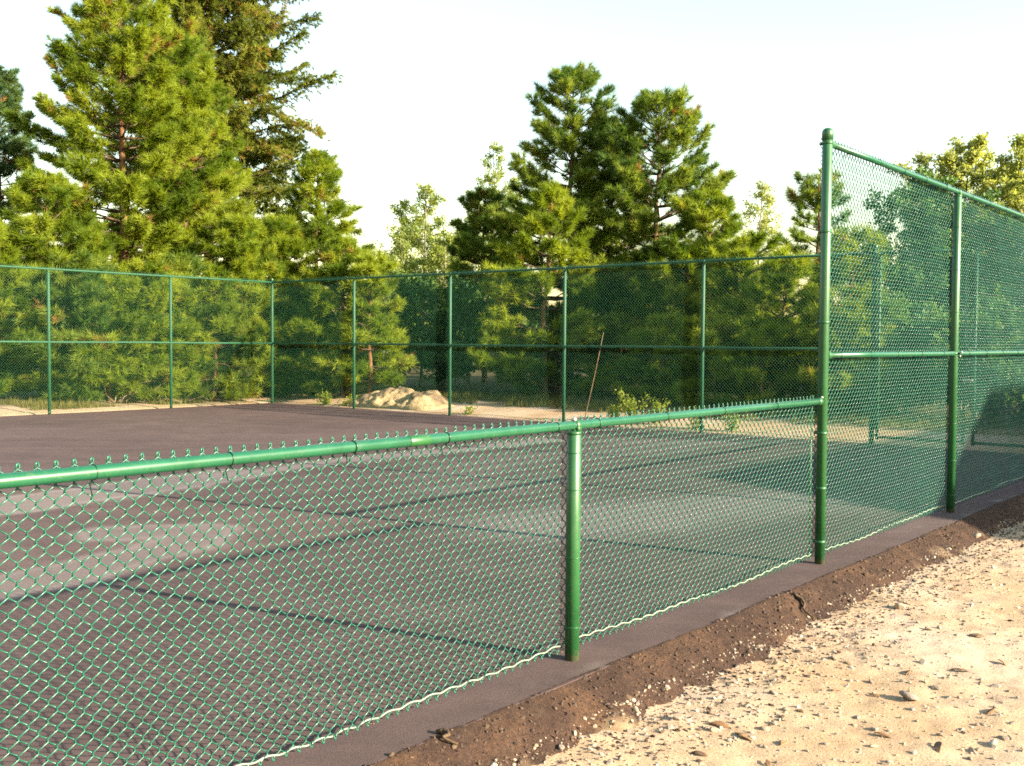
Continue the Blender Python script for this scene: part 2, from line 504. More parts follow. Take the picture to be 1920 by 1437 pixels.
# skirt so that the slab has thickness
Sx = [(cs[0], n) for n in cn[::-1]] + [(s, cn[0]) for s in cs] + [(cs[-1], n) for n in cn] + [(s, cn[-1]) for s in cs[::-1]]
Sx = np.array(Sx)
zt = court_z(Sx[:, 0], Sx[:, 1])
P2 = N0 + Sx[:, :1] * ND + Sx[:, 1:] * NN
top = np.concatenate([P2, zt[:, None]], 1); bot = np.concatenate([P2, zt[:, None] * 0 - 0.16], 1)
k = len(Sx); i = np.arange(k - 1)
g.add(np.concatenate([top, bot]), np.stack([i, i + k, i + k + 1, i + 1], -1))
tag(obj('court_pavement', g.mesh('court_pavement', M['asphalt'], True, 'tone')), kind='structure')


# crumbled asphalt bank along the near edge
def margin_z(s, n):
    e = fbm(s * 0.9, 0 * s, 3, 91) * 0.16 + fbm(s * 3.3, n * 3.3, 3, 93) * 0.30 * sstep(0.28, 0.5, -n)
    d = -(n) + e * 0.5
    z = np.interp(d, [0.09, 0.15, 0.20, 0.31, 0.42, 0.52, 0.9], [-0.05, -0.012, 0.004, -0.035, -0.085, -0.135, -0.32])
    z = z + fbm(s * 3, n * 3, 3, 95) * 0.05 * sstep(0.25, 0.5, d)
    rough = sstep(0.15, 0.27, d)
    z = z + (fbm(s * 14, n * 14, 3, 97) * 0.022 + np.abs(fbm(s * 42, n * 42, 2, 99)) * 0.022) * rough
    return z


def margin_tone(s, n):
    return np.clip(fbm(s * 3.1, n * 4.0, 4, 111) * 4 - 0.85 + sstep(0.35, 0.65, -n) * 0.45, 0, 0.85) * sstep(0.22, 0.4, -n)


ms = axis(-12, 13.5, [(-2.6, 7.0, 0.016), (7.0, 13.0, 0.05)]); ms = ms[(ms > -12) & (ms < 13.5)]
mn = np.arange(-1.25, -0.09, 0.016)
tag(obj('asphalt_margin', grid_geo(ms, mn, margin_z, margin_tone).mesh('asphalt_margin', M['margin'], True, 'tone')), kind='structure')


def surf_z(s, n):
    s = np.asarray(s, float); n = np.asarray(n, float)
    z = terr(s, n)
    return np.where(n > -1.2, np.maximum(z, margin_z(s, n)), z)


# ------------------------------------------------------------------ stones, gravel, chips
ICO_V = None


def ico():
    t = (1 + 5 ** 0.5) / 2
    V = np.array([(-1, t, 0), (1, t, 0), (-1, -t, 0), (1, -t, 0), (0, -1, t), (0, 1, t), (0, -1, -t), (0, 1, -t), (t, 0, -1), (t, 0, 1), (-t, 0, -1), (-t, 0, 1)], float)
    V /= np.linalg.norm(V[0])
    F = np.array([(0, 11, 5), (0, 5, 1), (0, 1, 7), (0, 7, 10), (0, 10, 11), (1, 5, 9), (5, 11, 4), (11, 10, 2), (10, 7, 6), (7, 1, 8), (3, 9, 4), (3, 4, 2), (3, 2, 6), (3, 6, 8), (3, 8, 9), (4, 9, 5), (2, 4, 11), (6, 2, 10), (8, 6, 7), (9, 8, 1)])
    return V, F


IV, IF = ico()


def scatter_pebbles(rng, S, Nn, size, flat, mat, name, zfun, sink=0.42):
    k = len(S)
    R = rng.normal(size=(k, 3, 3)); Qm, _ = np.linalg.qr(R)
    jit = 1 + rng.uniform(-0.35, 0.35, (k, 12, 1))
    V = IV[None] * jit * np.stack([np.ones(k), rng.uniform(0.55, 1, k), rng.uniform(0.35, 0.9, k)], -1)[:, None, :]
    V = np.einsum('kij,kvj->kvi', Qm, V) * size[:, None, None]
    V[:, :, 2] *= flat
    zz = zfun(S, Nn) + size * flat * (0.5 - sink)
    P = N0 + S[:, None] * ND + Nn[:, None] * NN
    V += np.concatenate([P, zz[:, None]], 1)[:, None, :]
    F = (np.arange(k)[:, None, None] * 12 + IF[None]).reshape(-1, 3)
    g = Geo(); g.add(V.reshape(-1, 3), F, tone=np.repeat(rng.uniform(0, 1, k), 12))
    return g.mesh(name, mat, False, 'tone')


rng = np.random.default_rng(5)
# gravel on the sand: clustered
k = 34000
S = rng.uniform(-2.6, 9.5, k); Nn = -0.40 - rng.uniform(0, 1, k) ** 1.3 * 4.6
dens = 0.5 + fbm(S * 1.1, Nn * 1.1, 3, 131) * 1.8 + 0.15 * sstep(-0.95, -0.5, Nn) - 0.04
keep = rng.uniform(0, 1, k) < dens
S, Nn = S[keep], Nn[keep]
size = 0.0025 + rng.exponential(0.0040, len(S)); size = np.clip(size, 0.0025, 0.019)
tag(obj('gravel', scatter_pebbles(rng, S, Nn, size, 0.75, M['stone'], 'gravel', surf_z)), 'fine pale gravel strewn over the sand beside the court', 'gravel', kind='stuff')
k = 9000
S = rng.uniform(-2.4, 9, k); Nn = -0.19 - rng.beta(1.4, 2.3, k) * 0.85
size = np.clip(0.003 + rng.exponential(0.0035, k), 0.003, 0.018)
tag(obj('asphalt_crumbs', scatter_pebbles(rng, S, Nn, size, 0.8, M['crumb'], 'asphalt_crumbs', surf_z)), 'dark crumbs of broken asphalt along the court edge', 'asphalt crumbs', kind='stuff')


k = 900
S = rng.uniform(-3, 11, k); Nn = 0.1 + rng.uniform(0, 1, k) ** 1.6 * 11
tag(obj('court_litter', scatter_pebbles(rng, S, Nn, rng.uniform(0.003, 0.009, k), 0.3, M['chip'], 'court_litter', lambda a, b: court_z(a, b))), 'tiny specks of bark and grit blown over the asphalt court', 'litter', kind='stuff')


def stone_mesh(seed):
    r = np.random.default_rng(seed)
    V, F = IV.copy(), IF.copy()
    for _ in range(2):
        mid = {}; nf = []; V = list(V)
        for a, b, c in F:
            def mp_(p, q):
                kx = (min(p, q), max(p, q))
                if kx not in mid:
                    v = (V[p] + V[q]) / 2; V.append(v / np.linalg.norm(v)); mid[kx] = len(V) - 1
                return mid[kx]
            x, y, z = mp_(a, b), mp_(b, c), mp_(c, a)
            nf += [(a, x, z), (b, y, x), (c, z, y), (x, y, z)]
        V = np.array(V); F = np.array(nf)
    # cut by random planes for a broken, angular stone
    for _ in range(9):
        d = r.normal(size=3); d /= np.linalg.norm(d); lim = r.uniform(0.55, 0.85)
        over = np.maximum(V @ d - lim, 0); V = V - over[:, None] * d * 0.95
    V *= np.array([1, r.uniform(0.6, 0.85), r.uniform(0.4, 0.65)])
    g = Geo(); g.add(V, F)
    return g.mesh('stone', M['stone'], False)


stones = [stone_mesh(40 + i) for i in range(6)]


def px_ground(px, py, z=-0.1):
    cp, sp, cr, sr = math.cos(PITCH), math.sin(PITCH), math.cos(ROLL), math.sin(ROLL)
    f = np.array([0, cp, -sp]); u0 = np.array([0, sp, cp]); r0 = np.array([1.0, 0, 0])
    R = r0 * cr + u0 * sr; U = -r0 * sr + u0 * cr
    d = f + R * (px - 960) / F_PX - U * (py - 718.5) / F_PX
    t = (z - CAM_H) / d[2]
    return ST(d[0] * t, d[1] * t)


rs = random.Random(3)
ST_SPECS = [((1192, 1330), 0.022, 'small cream stone lying on the dark crumbled asphalt edge', None),
            ((1272, 1340), 0.030, 'pale rounded stone where the dark edge meets the sand, by the low fence post', None),
            ((1052, 1398), 0.026, 'flat pale stone nearest the bottom edge of the dark asphalt margin', None),
            ((1832, 1012), 0.042, 'single pale stone at the tip of the building shadow on the sand', None),
            ((1686, 1140), 0.050, 'upright pointed tan stone on open sand below the tall fence', None),
            ((1703, 1308), 0.052, 'dark edged broken stone in the middle of the sand', None)]
for i, (pp, r, lab, grp) in enumerate(ST_SPECS):
    s, n = px_ground(*pp)
    o = obj('stone', stones[i % 6], None, W(s, n, float(surf_z(s, n)) + r * 0.3), (rs.uniform(-.3, .3), rs.uniform(-.3, .3), rs.uniform(0, 6)), (r, r, r))
    tag(o, lab, 'stone')
spots = []
while len(spots) < 85:
    px, py = rs.uniform(1120, 1915), rs.uniform(1040, 1435)
    s, n = px_ground(px, py)
    if n > -0.6 or n < -5 or rs.random() > 0.25 + 1.7 * float(fbm(s * 1.1, n * 1.1, 3, 131)) + 0.35: continue
    spots.append((s, n))
for i, (s, n) in enumerate(spots):
    r = rs.choice([0.010, 0.012, 0.014, 0.017, 0.021, 0.027])
    o = obj('stone', stones[rs.randrange(6)], None, W(s, n, float(surf_z(s, n)) + r * 0.10), (rs.uniform(-.5, .5), rs.uniform(-.5, .5), rs.uniform(0, 6)), (r, r, r))
    tag(o, 'small angular stone among others scattered on the sand', 'stone', 'stones scattered on the sand')


def chip_mesh(seed):
    r = np.random.default_rng(seed)
    m_ = 7
    x = np.linspace(-1, 1, m_); w = (1 - np.abs(x) ** 2.2) * 0.30 * r.uniform(0.7, 1.2, m_) + 0.03
    arch = 0.22 * (1 - x ** 2) + r.uniform(-.03, .03, m_)
    g = Geo()
    Vt = np.stack([np.stack([x, -w, arch + 0.03], -1), np.stack([x, w * r.uniform(.6, 1.2), arch + 0.07], -1), np.stack([x, w, arch - 0.05], -1), np.stack([x, -w, arch - 0.06], -1)], 1)
    i = np.arange(m_ - 1)[:, None] * 4; j = np.arange(4)[None, :]; j2 = (j + 1) % 4
    Q = np.stack([i + j, i + j2, i + 4 + j2, i + 4 + j], -1).reshape(-1, 4)
    g.add(Vt.reshape(-1, 3), Q, [(3, 2, 1, 0)], [(4 * m_ - 4, 4 * m_ - 3, 4 * m_ - 2, 4 * m_ - 1)])
    return g.mesh('bark_chip', M['chip'], False)


chips = [chip_mesh(70 + i) for i in range(4)]
CH = [(1788, 1103), (1670, 1082), (1705, 1258), (1800, 1255), (1470, 1382), (1395, 1370), (1310, 1405), (1640, 1300), (1860, 1330), (1740, 1180), (1570, 1290), (1655, 1370), (1830, 1190), (1500, 1325), (1895, 1160), (1440, 1420), (1760, 1395), (1590, 1240), (1880, 1240), (1350, 1350)]
for i, pp in enumerate(CH):
    s, n = px_ground(*pp)
    r = rs.uniform(0.025, 0.05)
    o = obj('bark_chip', chips[i % 4], None, W(s, n, float(surf_z(s, n)) + r * 0.05), (rs.uniform(-.5, .5), rs.uniform(-.25, .25), rs.uniform(0, 6)), (r, r, r))
    tag(o, 'curled brown bark chip lying on the pale sand', 'bark chip', 'bark chips on the sand')


def twig(px0, px1, r, lab):
    s0, n0 = px_ground(*px0); s1, n1 = px_ground(*px1)
    pts = []
    for t in np.linspace(0, 1, 9):
        s, n = s0 + (s1 - s0) * t + 0.02 * math.sin(7 * t), n0 + (n1 - n0) * t + 0.015 * math.cos(9 * t)
        pts.append((*W(s, n)[:2], float(surf_z(s, n)) + r * 0.8 + 0.012 * math.sin(PI * t)))
    g = Geo(); add_tube(g, np.array(pts), np.linspace(r, r * 0.45, 9), 6)
    base = pts[0]
    g.V = [v - np.array(base) for v in g.V]
    tag(obj('twig', g.mesh('twig', M['limb']), None, base), lab, 'twig')


twig((1490, 1143), (1525, 1162), 0.011, 'short dark twig lying on the crumbled asphalt beside the tall fence')
twig((823, 1424), (850, 1436), 0.010, 'dark stick on the asphalt margin at the bottom of the picture')

# ------------------------------------------------------------------ fence parts
PITCHW = BAY / 52 / 2      # column half pitch of the woven wire


def fabric_mesh(name, width, zb, rows, r=0.0026, sides=4, c=PITCHW, mat='wire'):
    ncol = int(round(width / c))
    d = 0.0036
    g = Geo()
    tw = 0.0052
    for par in (0, 1):
        pts = []
        for j in range(rows + 1):
            right = (j + par) % 2
            x = c if right else 0.0
            xx = x + (0.0006 if right else -0.0006)
            # arriving from the other column: up-right runs in front, up-left behind
            yin = -d if right else d
            z = zb + j * c
            if j > 0: pts.append((xx, yin, z - tw))
            if 0 < j < rows: pts.append((xx + (0.0014 if right else -0.0014), 0, z))
            if j < rows: pts.append((xx, -yin, z + tw))
        V, Fc = tube_arrays(np.array(pts), r, sides, False)
        idx = np.arange(par, ncol, 2)
        m_ = len(V)
        VV = V[None] + np.stack([idx * c, idx * 0, idx * 0], -1)[:, None, :]
        FF = (np.arange(len(idx))[:, None, None] * m_ + Fc[0][None]).reshape(-1, 4)
        g.add(VV.reshape(-1, 3), FF)
    # knuckled ends: a closed hook round each meeting point, top and bottom
    for row, sg in ((rows, 1), (0, -1)):
        par_cols = [q for q in range(1, ncol) if ((row + q - 1) % 2) == 1]
        th = np.linspace(-0.3 * PI, 1.45 * PI, 9)
        loop = np.stack([np.sin(th) * 0.0035 * 0 + np.cos(th) * 0.0066, np.cos(th) * 0.005 + np.linspace(-0.005, 0.005, 9), sg * (np.sin(th) * 0.0092 + 0.002)], -1)
        V, Fc = tube_arrays(loop, r, sides, True)
        loop2 = loop * np.array([-1, -1, 1]) + np.array([0, 0, -sg * 0.004])
        V2, _ = tube_arrays(loop2, r, sides, True)
        q = np.array(par_cols)
        off = np.stack([q * c, q * 0, q * 0 + zb + row * c], -1)
        for VX in (V, V2):
            m_ = len(VX)
            for fc in Fc:
                pass
            base = VX[None] + off[:, None, :]
            faces = [(np.arange(len(q))[:, None, None] * m_ + fc[None]).reshape(-1, fc.shape[1]) for fc in Fc]
            g.add(base.reshape(-1, 3), *faces)
    # hand-stretched mesh: gentle bulges and slightly uneven diamonds
    jr = np.random.default_rng(len(name) * 13 + rows)
    for i_, V in enumerate(g.V):
        V = V.copy()
        a = V[:, 0]; z = V[:, 2]
        edge = np.clip(np.minimum(a, width - a) / 0.15, 0, 1)
        V[:, 1] += edge * (0.008 * np.sin(a * 2.3 + 1) * np.sin(z * 3.1 + 0.6) + 0.004 * np.sin(a * 7.1 + z * 5))
        V[:, 0] += edge * (fbm(a * 5, z * 5, 2, 7) * 0.012)
        V[:, 2] += fbm(a * 4.3, z * 4.3, 2, 8) * 0.010
        g.V[i_] = V
    return g.mesh(name, M[mat])


LOW_RAIL, MID_RAIL, TOP_RAIL = 1.180, 1.512, 3.03
fab_low = fabric_mesh('low_mesh', BAY, 0.040, 40)
fab_tall = fabric_mesh('tall_mesh', BAY, 0.040, 104)
fab_far = fabric_mesh('far_mesh', BAY, 0.040, 104, 0.0013, 3, mat='far_wire')
FAB_Y = 0.047


def rail_mesh(L, r=0.0225, wob=0.0, k=14, seed=0, mat='rail_sky_tint'):
    x = np.linspace(0, L, 9)
    rr = np.random.default_rng(seed)
    P = np.stack([x, rr.normal(0, wob, 9), rr.normal(0, wob, 9)], -1); P[0, 1:] = 0; P[-1, 1:] = 0
    g = Geo(); add_tube(g, P, r, k); return g.mesh('rail', M[mat])


def post_mesh(h, r=0.0365, k=24, mat='paint'):
    g = Geo(); add_lathe(g, [(r, -0.12), (r, h - 0.004), (r - 0.004, h)], k); return g.mesh('post', M[mat])


def loop_cap_mesh(zr, h, r=0.0365, rr=0.0225, yo=0.0):
    """cap on a line post: skirt, neck and an eye that the rail runs through"""
    g = Geo()
    ex = 0.014
    add_lathe(g, [(r + 0.0008, h - 0.012), (r + 0.0018, h + 0.001), (r - 0.002, h + 0.005), (0.012, h + 0.006)], 24)
    ang = np.arange(20) * 2 * PI / 20
    # strap of the cap: a flat band rising round the front and back of the rail
    prof = [(-0.019, rr + 0.0008), (-0.017, rr + 0.0055), (0.017, rr + 0.0055), (0.019, rr + 0.0008)]
    V = np.stack([np.stack([np.full(20, x) + ex, q * np.cos(ang), zr + q * np.sin(ang)], -1) for x, q in prof]).reshape(-1, 3)
    i = np.arange(3)[:, None] * 20; j = np.arange(20)[None, :]; j2 = (j + 1) % 20
    g.add(V, np.stack([i + j, i + j2, i + 20 + j2, i + 20 + j], -1).reshape(-1, 4))
    add_lathe(g, [(0.021, h + 0.004), (0.020, zr - rr + 0.002)], 16, (ex * 0.6, 0, 0))
    add_box(g, (ex - 0.017, -rr - 0.004, h + 0.002), (ex + 0.017, -rr + 0.004, zr + 0.003))
    return g.mesh('loop_cap', M['paint'])


def dome_cap_mesh(h, r=0.0365):
    g = Geo()
    prof = [(r + 0.004, h - 0.05), (r + 0.0045, h + 0.004)] + [((r + 0.003) * math.cos(t), h + 0.006 + 0.032 * math.sin(t)) for t in np.linspace(0.1, 1.5, 8)]
    add_lathe(g, prof, 24); return g.mesh('post_cap', M['paint'])


def tie_mesh(r, w=0.0022, axis='x'):
    g = Geo(); add_torus(g, (0, 0, 0), r + w * 0.6, w, axis, 22, 6)
    # short twisted tail reaching to the mesh behind
    if axis == 'x':
        add_tube(g, [(0.0, r * 0.6, -r * 0.8), (0.006, FAB_Y * 0.9, -r - 0.012), (0.010, FAB_Y * 0.9, -r - 0.05)], w, 5)
    else:
        add_tube(g, [(r * 0.7, r * 0.7, 0), (r + 0.012, FAB_Y, 0.01), (r + 0.02, FAB_Y, 0.03)], w, 5)
    return g.mesh('tie_wire', M['dark_wire'] if axis == 'x' else M['paint'])


tie_rail = tie_mesh(0.0225); tie_post = tie_mesh(0.0365, 0.0025, 'z')


def wavy_wire(L, z=0.062, r=0.0037, per=0.124, amp=0.0045, y=FAB_Y - 0.004, mat='galv', seed=1):
    n_ = int(L / per * 10)
    x = np.linspace(0, L, n_)
    rr = np.random.default_rng(seed)
    P = np.stack([x, y + 0.003 * np.cos(2 * PI * x / per), z + amp * np.sin(2 * PI * x / per) + 0.010 * np.sin(x * 2.1 + seed) + 0.006 * np.sin(x * 5.3)], -1)
    g = Geo(); add_tube(g, P, r, 6); return g.mesh('tension_wire', M[mat])


def bolt_mesh():
    g = Geo()
    add_lathe(g, [(0.004, -0.012), (0.004, 0.0), (0.0095, 0.0), (0.0095, 0.006), (0.006, 0.010), (0.001, 0.011)], 12)
    return g.mesh('bolt', M['bolt'])


bolt = bolt_mesh()


def band_mesh(r=0.0365, h=0.022):
    g = Geo(); add_lathe(g, [(r + 0.0005, -h / 2), (r + 0.0014, -h / 2), (r + 0.0014, h / 2), (r + 0.0005, h / 2)], 24)
    add_box(g, (-0.004, r, -h / 2), (0.004, r + 0.024, h / 2)); return g.mesh('clamp_band', M['paint'])


band = band_mesh()


def rail_cup_mesh(r=0.0225):
    g = Geo()
    a = [(r + 0.004, 0.0), (r + 0.005, 0.004), (r + 0.005, 0.045), (r + 0.001, 0.048)]
    add_lathe(g, a, 18)
    g.V = [v[:, [2, 1, 0]] for v in g.V]
    add_box(g, (-0.030, -0.006, -0.014), (0.002, 0.006, 0.014))
    return g.mesh('rail_cup', M['paint'])


cup = rail_cup_mesh()


def line_post(root, x, h_top, zr, name='post', ties=(), r=0.0365, rr=0.0225, tie=None, mat='paint'):
    p = obj(name, post_mesh(h_top, r, 24, mat), root, (x, 0, 0))
    obj('post_cap', loop_cap_mesh(zr, h_top, r, rr), p)
    for z in ties: obj('tie_wire', tie or tie_post, p, (0, 0, z))
    return p


def add_ties(rail, L, xs):
    for x in xs: obj('tie_wire', tie_rail, rail, (x, 0, 0), (random.Random(int(x * 100)).uniform(-.3, .3), 0, 0))


# ---- low fence (near): local x = along the fence, local y = towards the court
low = thing('low_fence', 'waist high green chain link fence crossing the foreground with one round post', 'fence', W(0, 0), RZ)
XL = -2 * BAY
lowL = BAY - XL - 0.045
low_rail = obj('top_rail', rail_mesh(lowL, 0.0225, 0.0012, 18, 2), low, (XL, 0, LOW_RAIL))
add_ties(low_rail, lowL, [1.45, 2.1, 2.72, 3.05, 3.55, 4.05, 4.62, 5.15, 5.93, 6.28, 6.95, 7.62, 8.35])
jt = Geo(); add_lathe(jt, [(0.0226, -0.06), (0.0238, -0.058), (0.0238, 0.058), (0.0226, 0.06)], 18)
jt.V = [v[:, [2, 1, 0]] for v in jt.V]
jm = jt.mesh('rail_sleeve', M['paint'])
obj('rail_sleeve', jm, low_rail, (4.98, 0, 0))
for i, x in enumerate((XL, -BAY, 0.0)):
    p = line_post(low, x, LOW_RAIL - 0.034, LOW_RAIL, ties=(0.17, 0.52, 0.86, 1.045))
    if x == 0.0:
        obj('bolt', bolt, p, (-0.012, -0.012, LOW_RAIL + 0.028), (0.3, -0.3, 0))
for kx in range(3):
    obj('mesh_panel', fab_low, low, (XL + kx * BAY, FAB_Y, 0))
obj('tension_wire', wavy_wire(3 * BAY - 0.05), low, (XL, 0, 0))
c2 = obj('rail_cup', cup, low, (BAY - 0.045, 0, LOW_RAIL), (0, 0, PI)); obj('bolt', bolt, c2, (-0.012, 0.008, 0.026), (-0.4, 0, 0))
tb = Geo(); add_box(tb, (-0.008, -0.0025, 0.05), (0.008, 0.0025, 1.225)); obj('tension_bar', tb.mesh('tension_bar', M['paint']), low, (BAY - 0.06, FAB_Y + 0.007, 0))

# ---- tall fence (near right)
tall = thing('tall_fence', 'tall green chain link fence on the near right with a capped end post', 'fence', W(BAY, 0), RZ)
TL = 3 * BAY
end = obj('end_post', post_mesh(3.10), tall); obj('post_cap', dome_cap_mesh(3.10), end)
for z in (0.16, 0.55, 0.95, 1.75, 2.4, TOP_RAIL):
    b_ = obj('clamp_band', band, end, (0, 0, z)); obj('bolt', bolt, b_, (0.004, 0.052, 0), (0, PI / 2, 0))
tr = obj('top_rail', rail_mesh(TL - 0.05, 0.0225, 0.001, 14, 4), tall, (0.05, 0, TOP_RAIL))
add_ties(tr, TL, [0.35, 0.95, 1.5, 2.05, 2.6, 3.4, 4.0, 4.6, 5.2, 5.8])
mr = obj('mid_rail', rail_mesh(TL - 0.05, 0.0225, 0.0005, 14, 5), tall, (0.05, -0.005, MID_RAIL))
add_ties(mr, TL, [0.22, 0.82, 1.42, 2.02, 2.62, 3.4, 4.0, 4.6, 5.2])
for rl in (tr, mr): obj('rail_cup', cup, rl, (-0.004, 0, 0))
for kx in (1, 2):
    p = line_post(tall, kx * BAY, TOP_RAIL - 0.034, TOP_RAIL, ties=(0.17, 0.5, 0.85, 1.2, 1.9, 2.3, 2.7))
    b_ = obj('clamp_band', band, p, (0, 0, MID_RAIL), (0, 0, PI)); obj('bolt', bolt, b_, (0, 0.066, 0.012), (-PI / 2, 0, 0)); obj('bolt', bolt, b_, (-.004, 0.05, -0.024), (-PI / 2, 0, 0))
cp_ = obj('corner_post', post_mesh(3.10), tall, (TL, 0, 0)); obj('post_cap', dome_cap_mesh(3.10), cp_)
for kx in range(3):
    obj('mesh_panel', fab_tall, tall, (kx * BAY, FAB_Y, 0))
obj('tension_wire', wavy_wire(TL - 0.06, seed=3), tall, (0.03, 0, 0))

# ---- end fence (far right): local x runs from the far corner towards the near side, local y = away from the court
endf = thing('end_fence', 'tall green chain link fence across the far end from the corner to the gate', 'fence', W(S_END, N_FAR), RZ - PI / 2)
EL = 5 * BAY
cpost = obj('corner_post', post_mesh(3.10, 0.033, 12, 'far_paint'), endf); obj('post_cap', dome_cap_mesh(3.10, 0.033), cpost)
for kx in range(1, 5):
    line_post(endf, kx * BAY, TOP_RAIL - 0.05, TOP_RAIL, r=0.032, mat='far_paint')
gp = obj('gate_post', post_mesh(3.13, 0.04, 14, 'far_paint'), endf, (EL, 0, 0)); obj('post_cap', dome_cap_mesh(3.13, 0.04), gp)
obj('top_rail', rail_mesh(EL, 0.0215, 0.003, 10, 6, 'far_paint'), endf, (0, 0, TOP_RAIL)); obj('mid_rail', rail_mesh(EL, 0.0215, 0.003, 10, 7, 'far_paint'), endf, (0, 0, MID_RAIL))
for kx in range(5):
    obj('mesh_panel', fab_far, endf, (kx * BAY, -FAB_Y, 0))
obj('tension_wire', wavy_wire(EL, seed=5, mat='paint', y=-FAB_Y), endf)

# ---- far side fence: local x runs from the corner to the left
side = thing('side_fence', 'tall green chain link fence along the far left side, ending at the corner', 'fence', W(S_END, N_FAR), RZ + PI)
SB = 2.86
for kx in range(1, 6):
    line_post(side, kx * SB, TOP_RAIL - 0.05, TOP_RAIL, r=0.032, mat='far_paint')
SL = 5 * SB
obj('top_rail', rail_mesh(SL, 0.0215, 0.003, 10, 8, 'far_paint'), side, (0, 0, TOP_RAIL)); obj('mid_rail', rail_mesh(SL, 0.0215, 0.003, 10, 9, 'far_paint'), side, (0, 0, MID_RAIL))
for kx in range(5):
    obj('mesh_panel', fab_far, side, (kx * SB, FAB_Y, 0), scale=(SB / BAY, 1, 1))
obj('tension_wire', wavy_wire(SL, seed=6, mat='paint', y=FAB_Y), side)

# ---- double gate in the last bay of the end fence
GW = 1.30
fab_gate = fabric_mesh('gate_mesh', GW - 0.06, 0.15, 98, 0.0015, 3, mat='far_wire')


def gate_leaf(x0, lab):
    p = N0 + ND * S_END + NN * (N_FAR - x0)
    g_ = thing('gate_leaf', lab, 'gate', (float(p[0]), float(p[1]), 0), RZ - PI / 2, 'double gate leaves')
    fr = Geo()
    add_tube(fr, [(0, 0, 0.09), (0, 0, 3.04)], 0.024, 12); add_tube(fr, [(GW, 0, 0.09), (GW, 0, 3.04)], 0.024, 12)
    for z in (0.13, MID_RAIL, 3.015):
        add_tube(fr, [(0.02, 0, z), (GW - 0.02, 0, z)], 0.0215, 12)
    obj('gate_frame', fr.mesh('gate_frame', M['far_paint']), g_)
    obj('mesh_panel', fab_gate, g_, (0.03, -0.028, 0))
    return g_


g1 = gate_leaf(EL + 0.085, 'narrow tall gate leaf hung on the gate post at the end of the far fence')
g2 = gate_leaf(EL + 0.085 + GW + 0.14, 'narrow tall gate leaf nearest the corner of the tall near fence')
for leaf, hx in ((g1, -0.03), (g2, GW + 0.03)):
    for z in (0.35, 2.7):
        h = Geo(); add_box(h, (-0.03, -0.012, -0.03), (0.03, 0.012, 0.03)); add_tube(h, [(0, -0.015, -0.045), (0, -0.015, 0.045)], 0.008, 8)
        obj('hinge', h.mesh('hinge', M['paint']), leaf, (hx, 0, z))
lt = Geo(); add_box(lt, (0, -0.03, 0), (0.16, -0.018, 0.03)); add_tube(lt, [(0.03, -0.03, -0.02), (0.03, -0.03, 0.06)], 0.007, 8)
obj('latch', lt.mesh('latch', M['bolt']), g1, (GW - 0.02, 0, 1.05))

# ---- leaning stake at the end fence
s0, n0 = px_ground(1086, 790, 0.0)
p0 = N0 + ND * (S_END - 0.22); xq, _ = at_px(1086, 19.6)
q = np.array([xq, 19.6]); sq, nq = ST(*q)
base = W(S_END - 0.30, nq, 0)
g = Geo()
tipd = np.array([(1118 - 1086) * 19.6 / F_PX + 0.06, 0.12, 1.78])
pts = np.array([tipd * t + np.array([0.012 * math.sin(3 * t), 0, 0]) for t in np.linspace(0, 1, 8)])
add_tube(g, pts, np.linspace(0.010, 0.006, 8), 7)
tag(obj('wooden_stake', g.mesh('wooden_stake', M['stake']), None, base), 'thin brown wooden stake leaning against the far end fence', 'stake')


# ------------------------------------------------------------------ sand pile
def pile():
    k1, k2 = 110, 60
    u = np.linspace(-1, 1, k1); v = np.linspace(-1, 1, k2)
    U, Vv = np.meshgrid(u, v, indexing='ij')
    Lx, Ly = 1.75, 0.85
    x = U * Lx; y = Vv * Ly
    w = fbm(x * 1.6 + 5, y * 1.6, 4, 201)
    lump = 0.78 * np.exp(-((x + 0.55) / 0.62) ** 2) + 0.62 * np.exp(-((x - 0.75) / 0.5) ** 2) + 0.34 * np.exp(-((x + 1.3) / 0.4) ** 2) + 0.35 * np.exp(-(x / 0.9) ** 2)
    z = lump * 0.72 * np.clip(1 - (y / Ly) ** 2, 0, 1) ** 0.9 * np.clip(1 - U ** 4, 0, 1)
    z = z * 0.62 + (w * 0.42 + np.abs(fbm(x * 3.4, y * 3.4, 3, 205)) * 0.16 + fbm(x * 9, y * 9, 3, 207) * 0.12 - 0.05) * sstep(0.0, 0.25, z) - 0.12 * (1 - sstep(0, 0.1, z))
    tone = np.clip(fbm(x * 2.0, y * 2.0, 4, 211) * 3 + (z - 0.22) * 2.2 + sstep(0.1, 0.6, x) * 0.35, 0, 0.8)
    i = np.arange(k1 - 1)[:, None] * k2; j = np.arange(k2 - 1)[None, :]
    Q = np.stack([i + j, i + k2 + j, i + k2 + j + 1, i + j + 1], -1).reshape(-1, 4)
    g = Geo(); g.add(np.stack([x, y, z], -1).reshape(-1, 3), Q, tone=tone.ravel())
    m, nt, out = new_mat('pile_sand')
    tc = node(nt, 'ShaderNodeTexCoord'); nz = noise(nt, 7, 6, 0.7, tc.outputs['Object'], 0.3)
    a = node(nt, 'ShaderNodeAttribute', attribute_name='tone')
    c = mixc(nt, a.outputs['Fac'], (0.33, 0.24, 0.13), (0.10, 0.075, 0.052))
    c = mixc(nt, 0.8, c, ramp(nt, [(0.3, (0.6, 0.58, 0.55)), (0.7, (1.2, 1.2, 1.2))], nz.outputs[0]).outputs[0], 'MULTIPLY')
    p = principled(nt, out, c, 0.95, 0.1); add_bump(nt, p, nz.outputs[0], 0.9, 0.05)
    return g.mesh('sand_pile', m, True, 'tone')


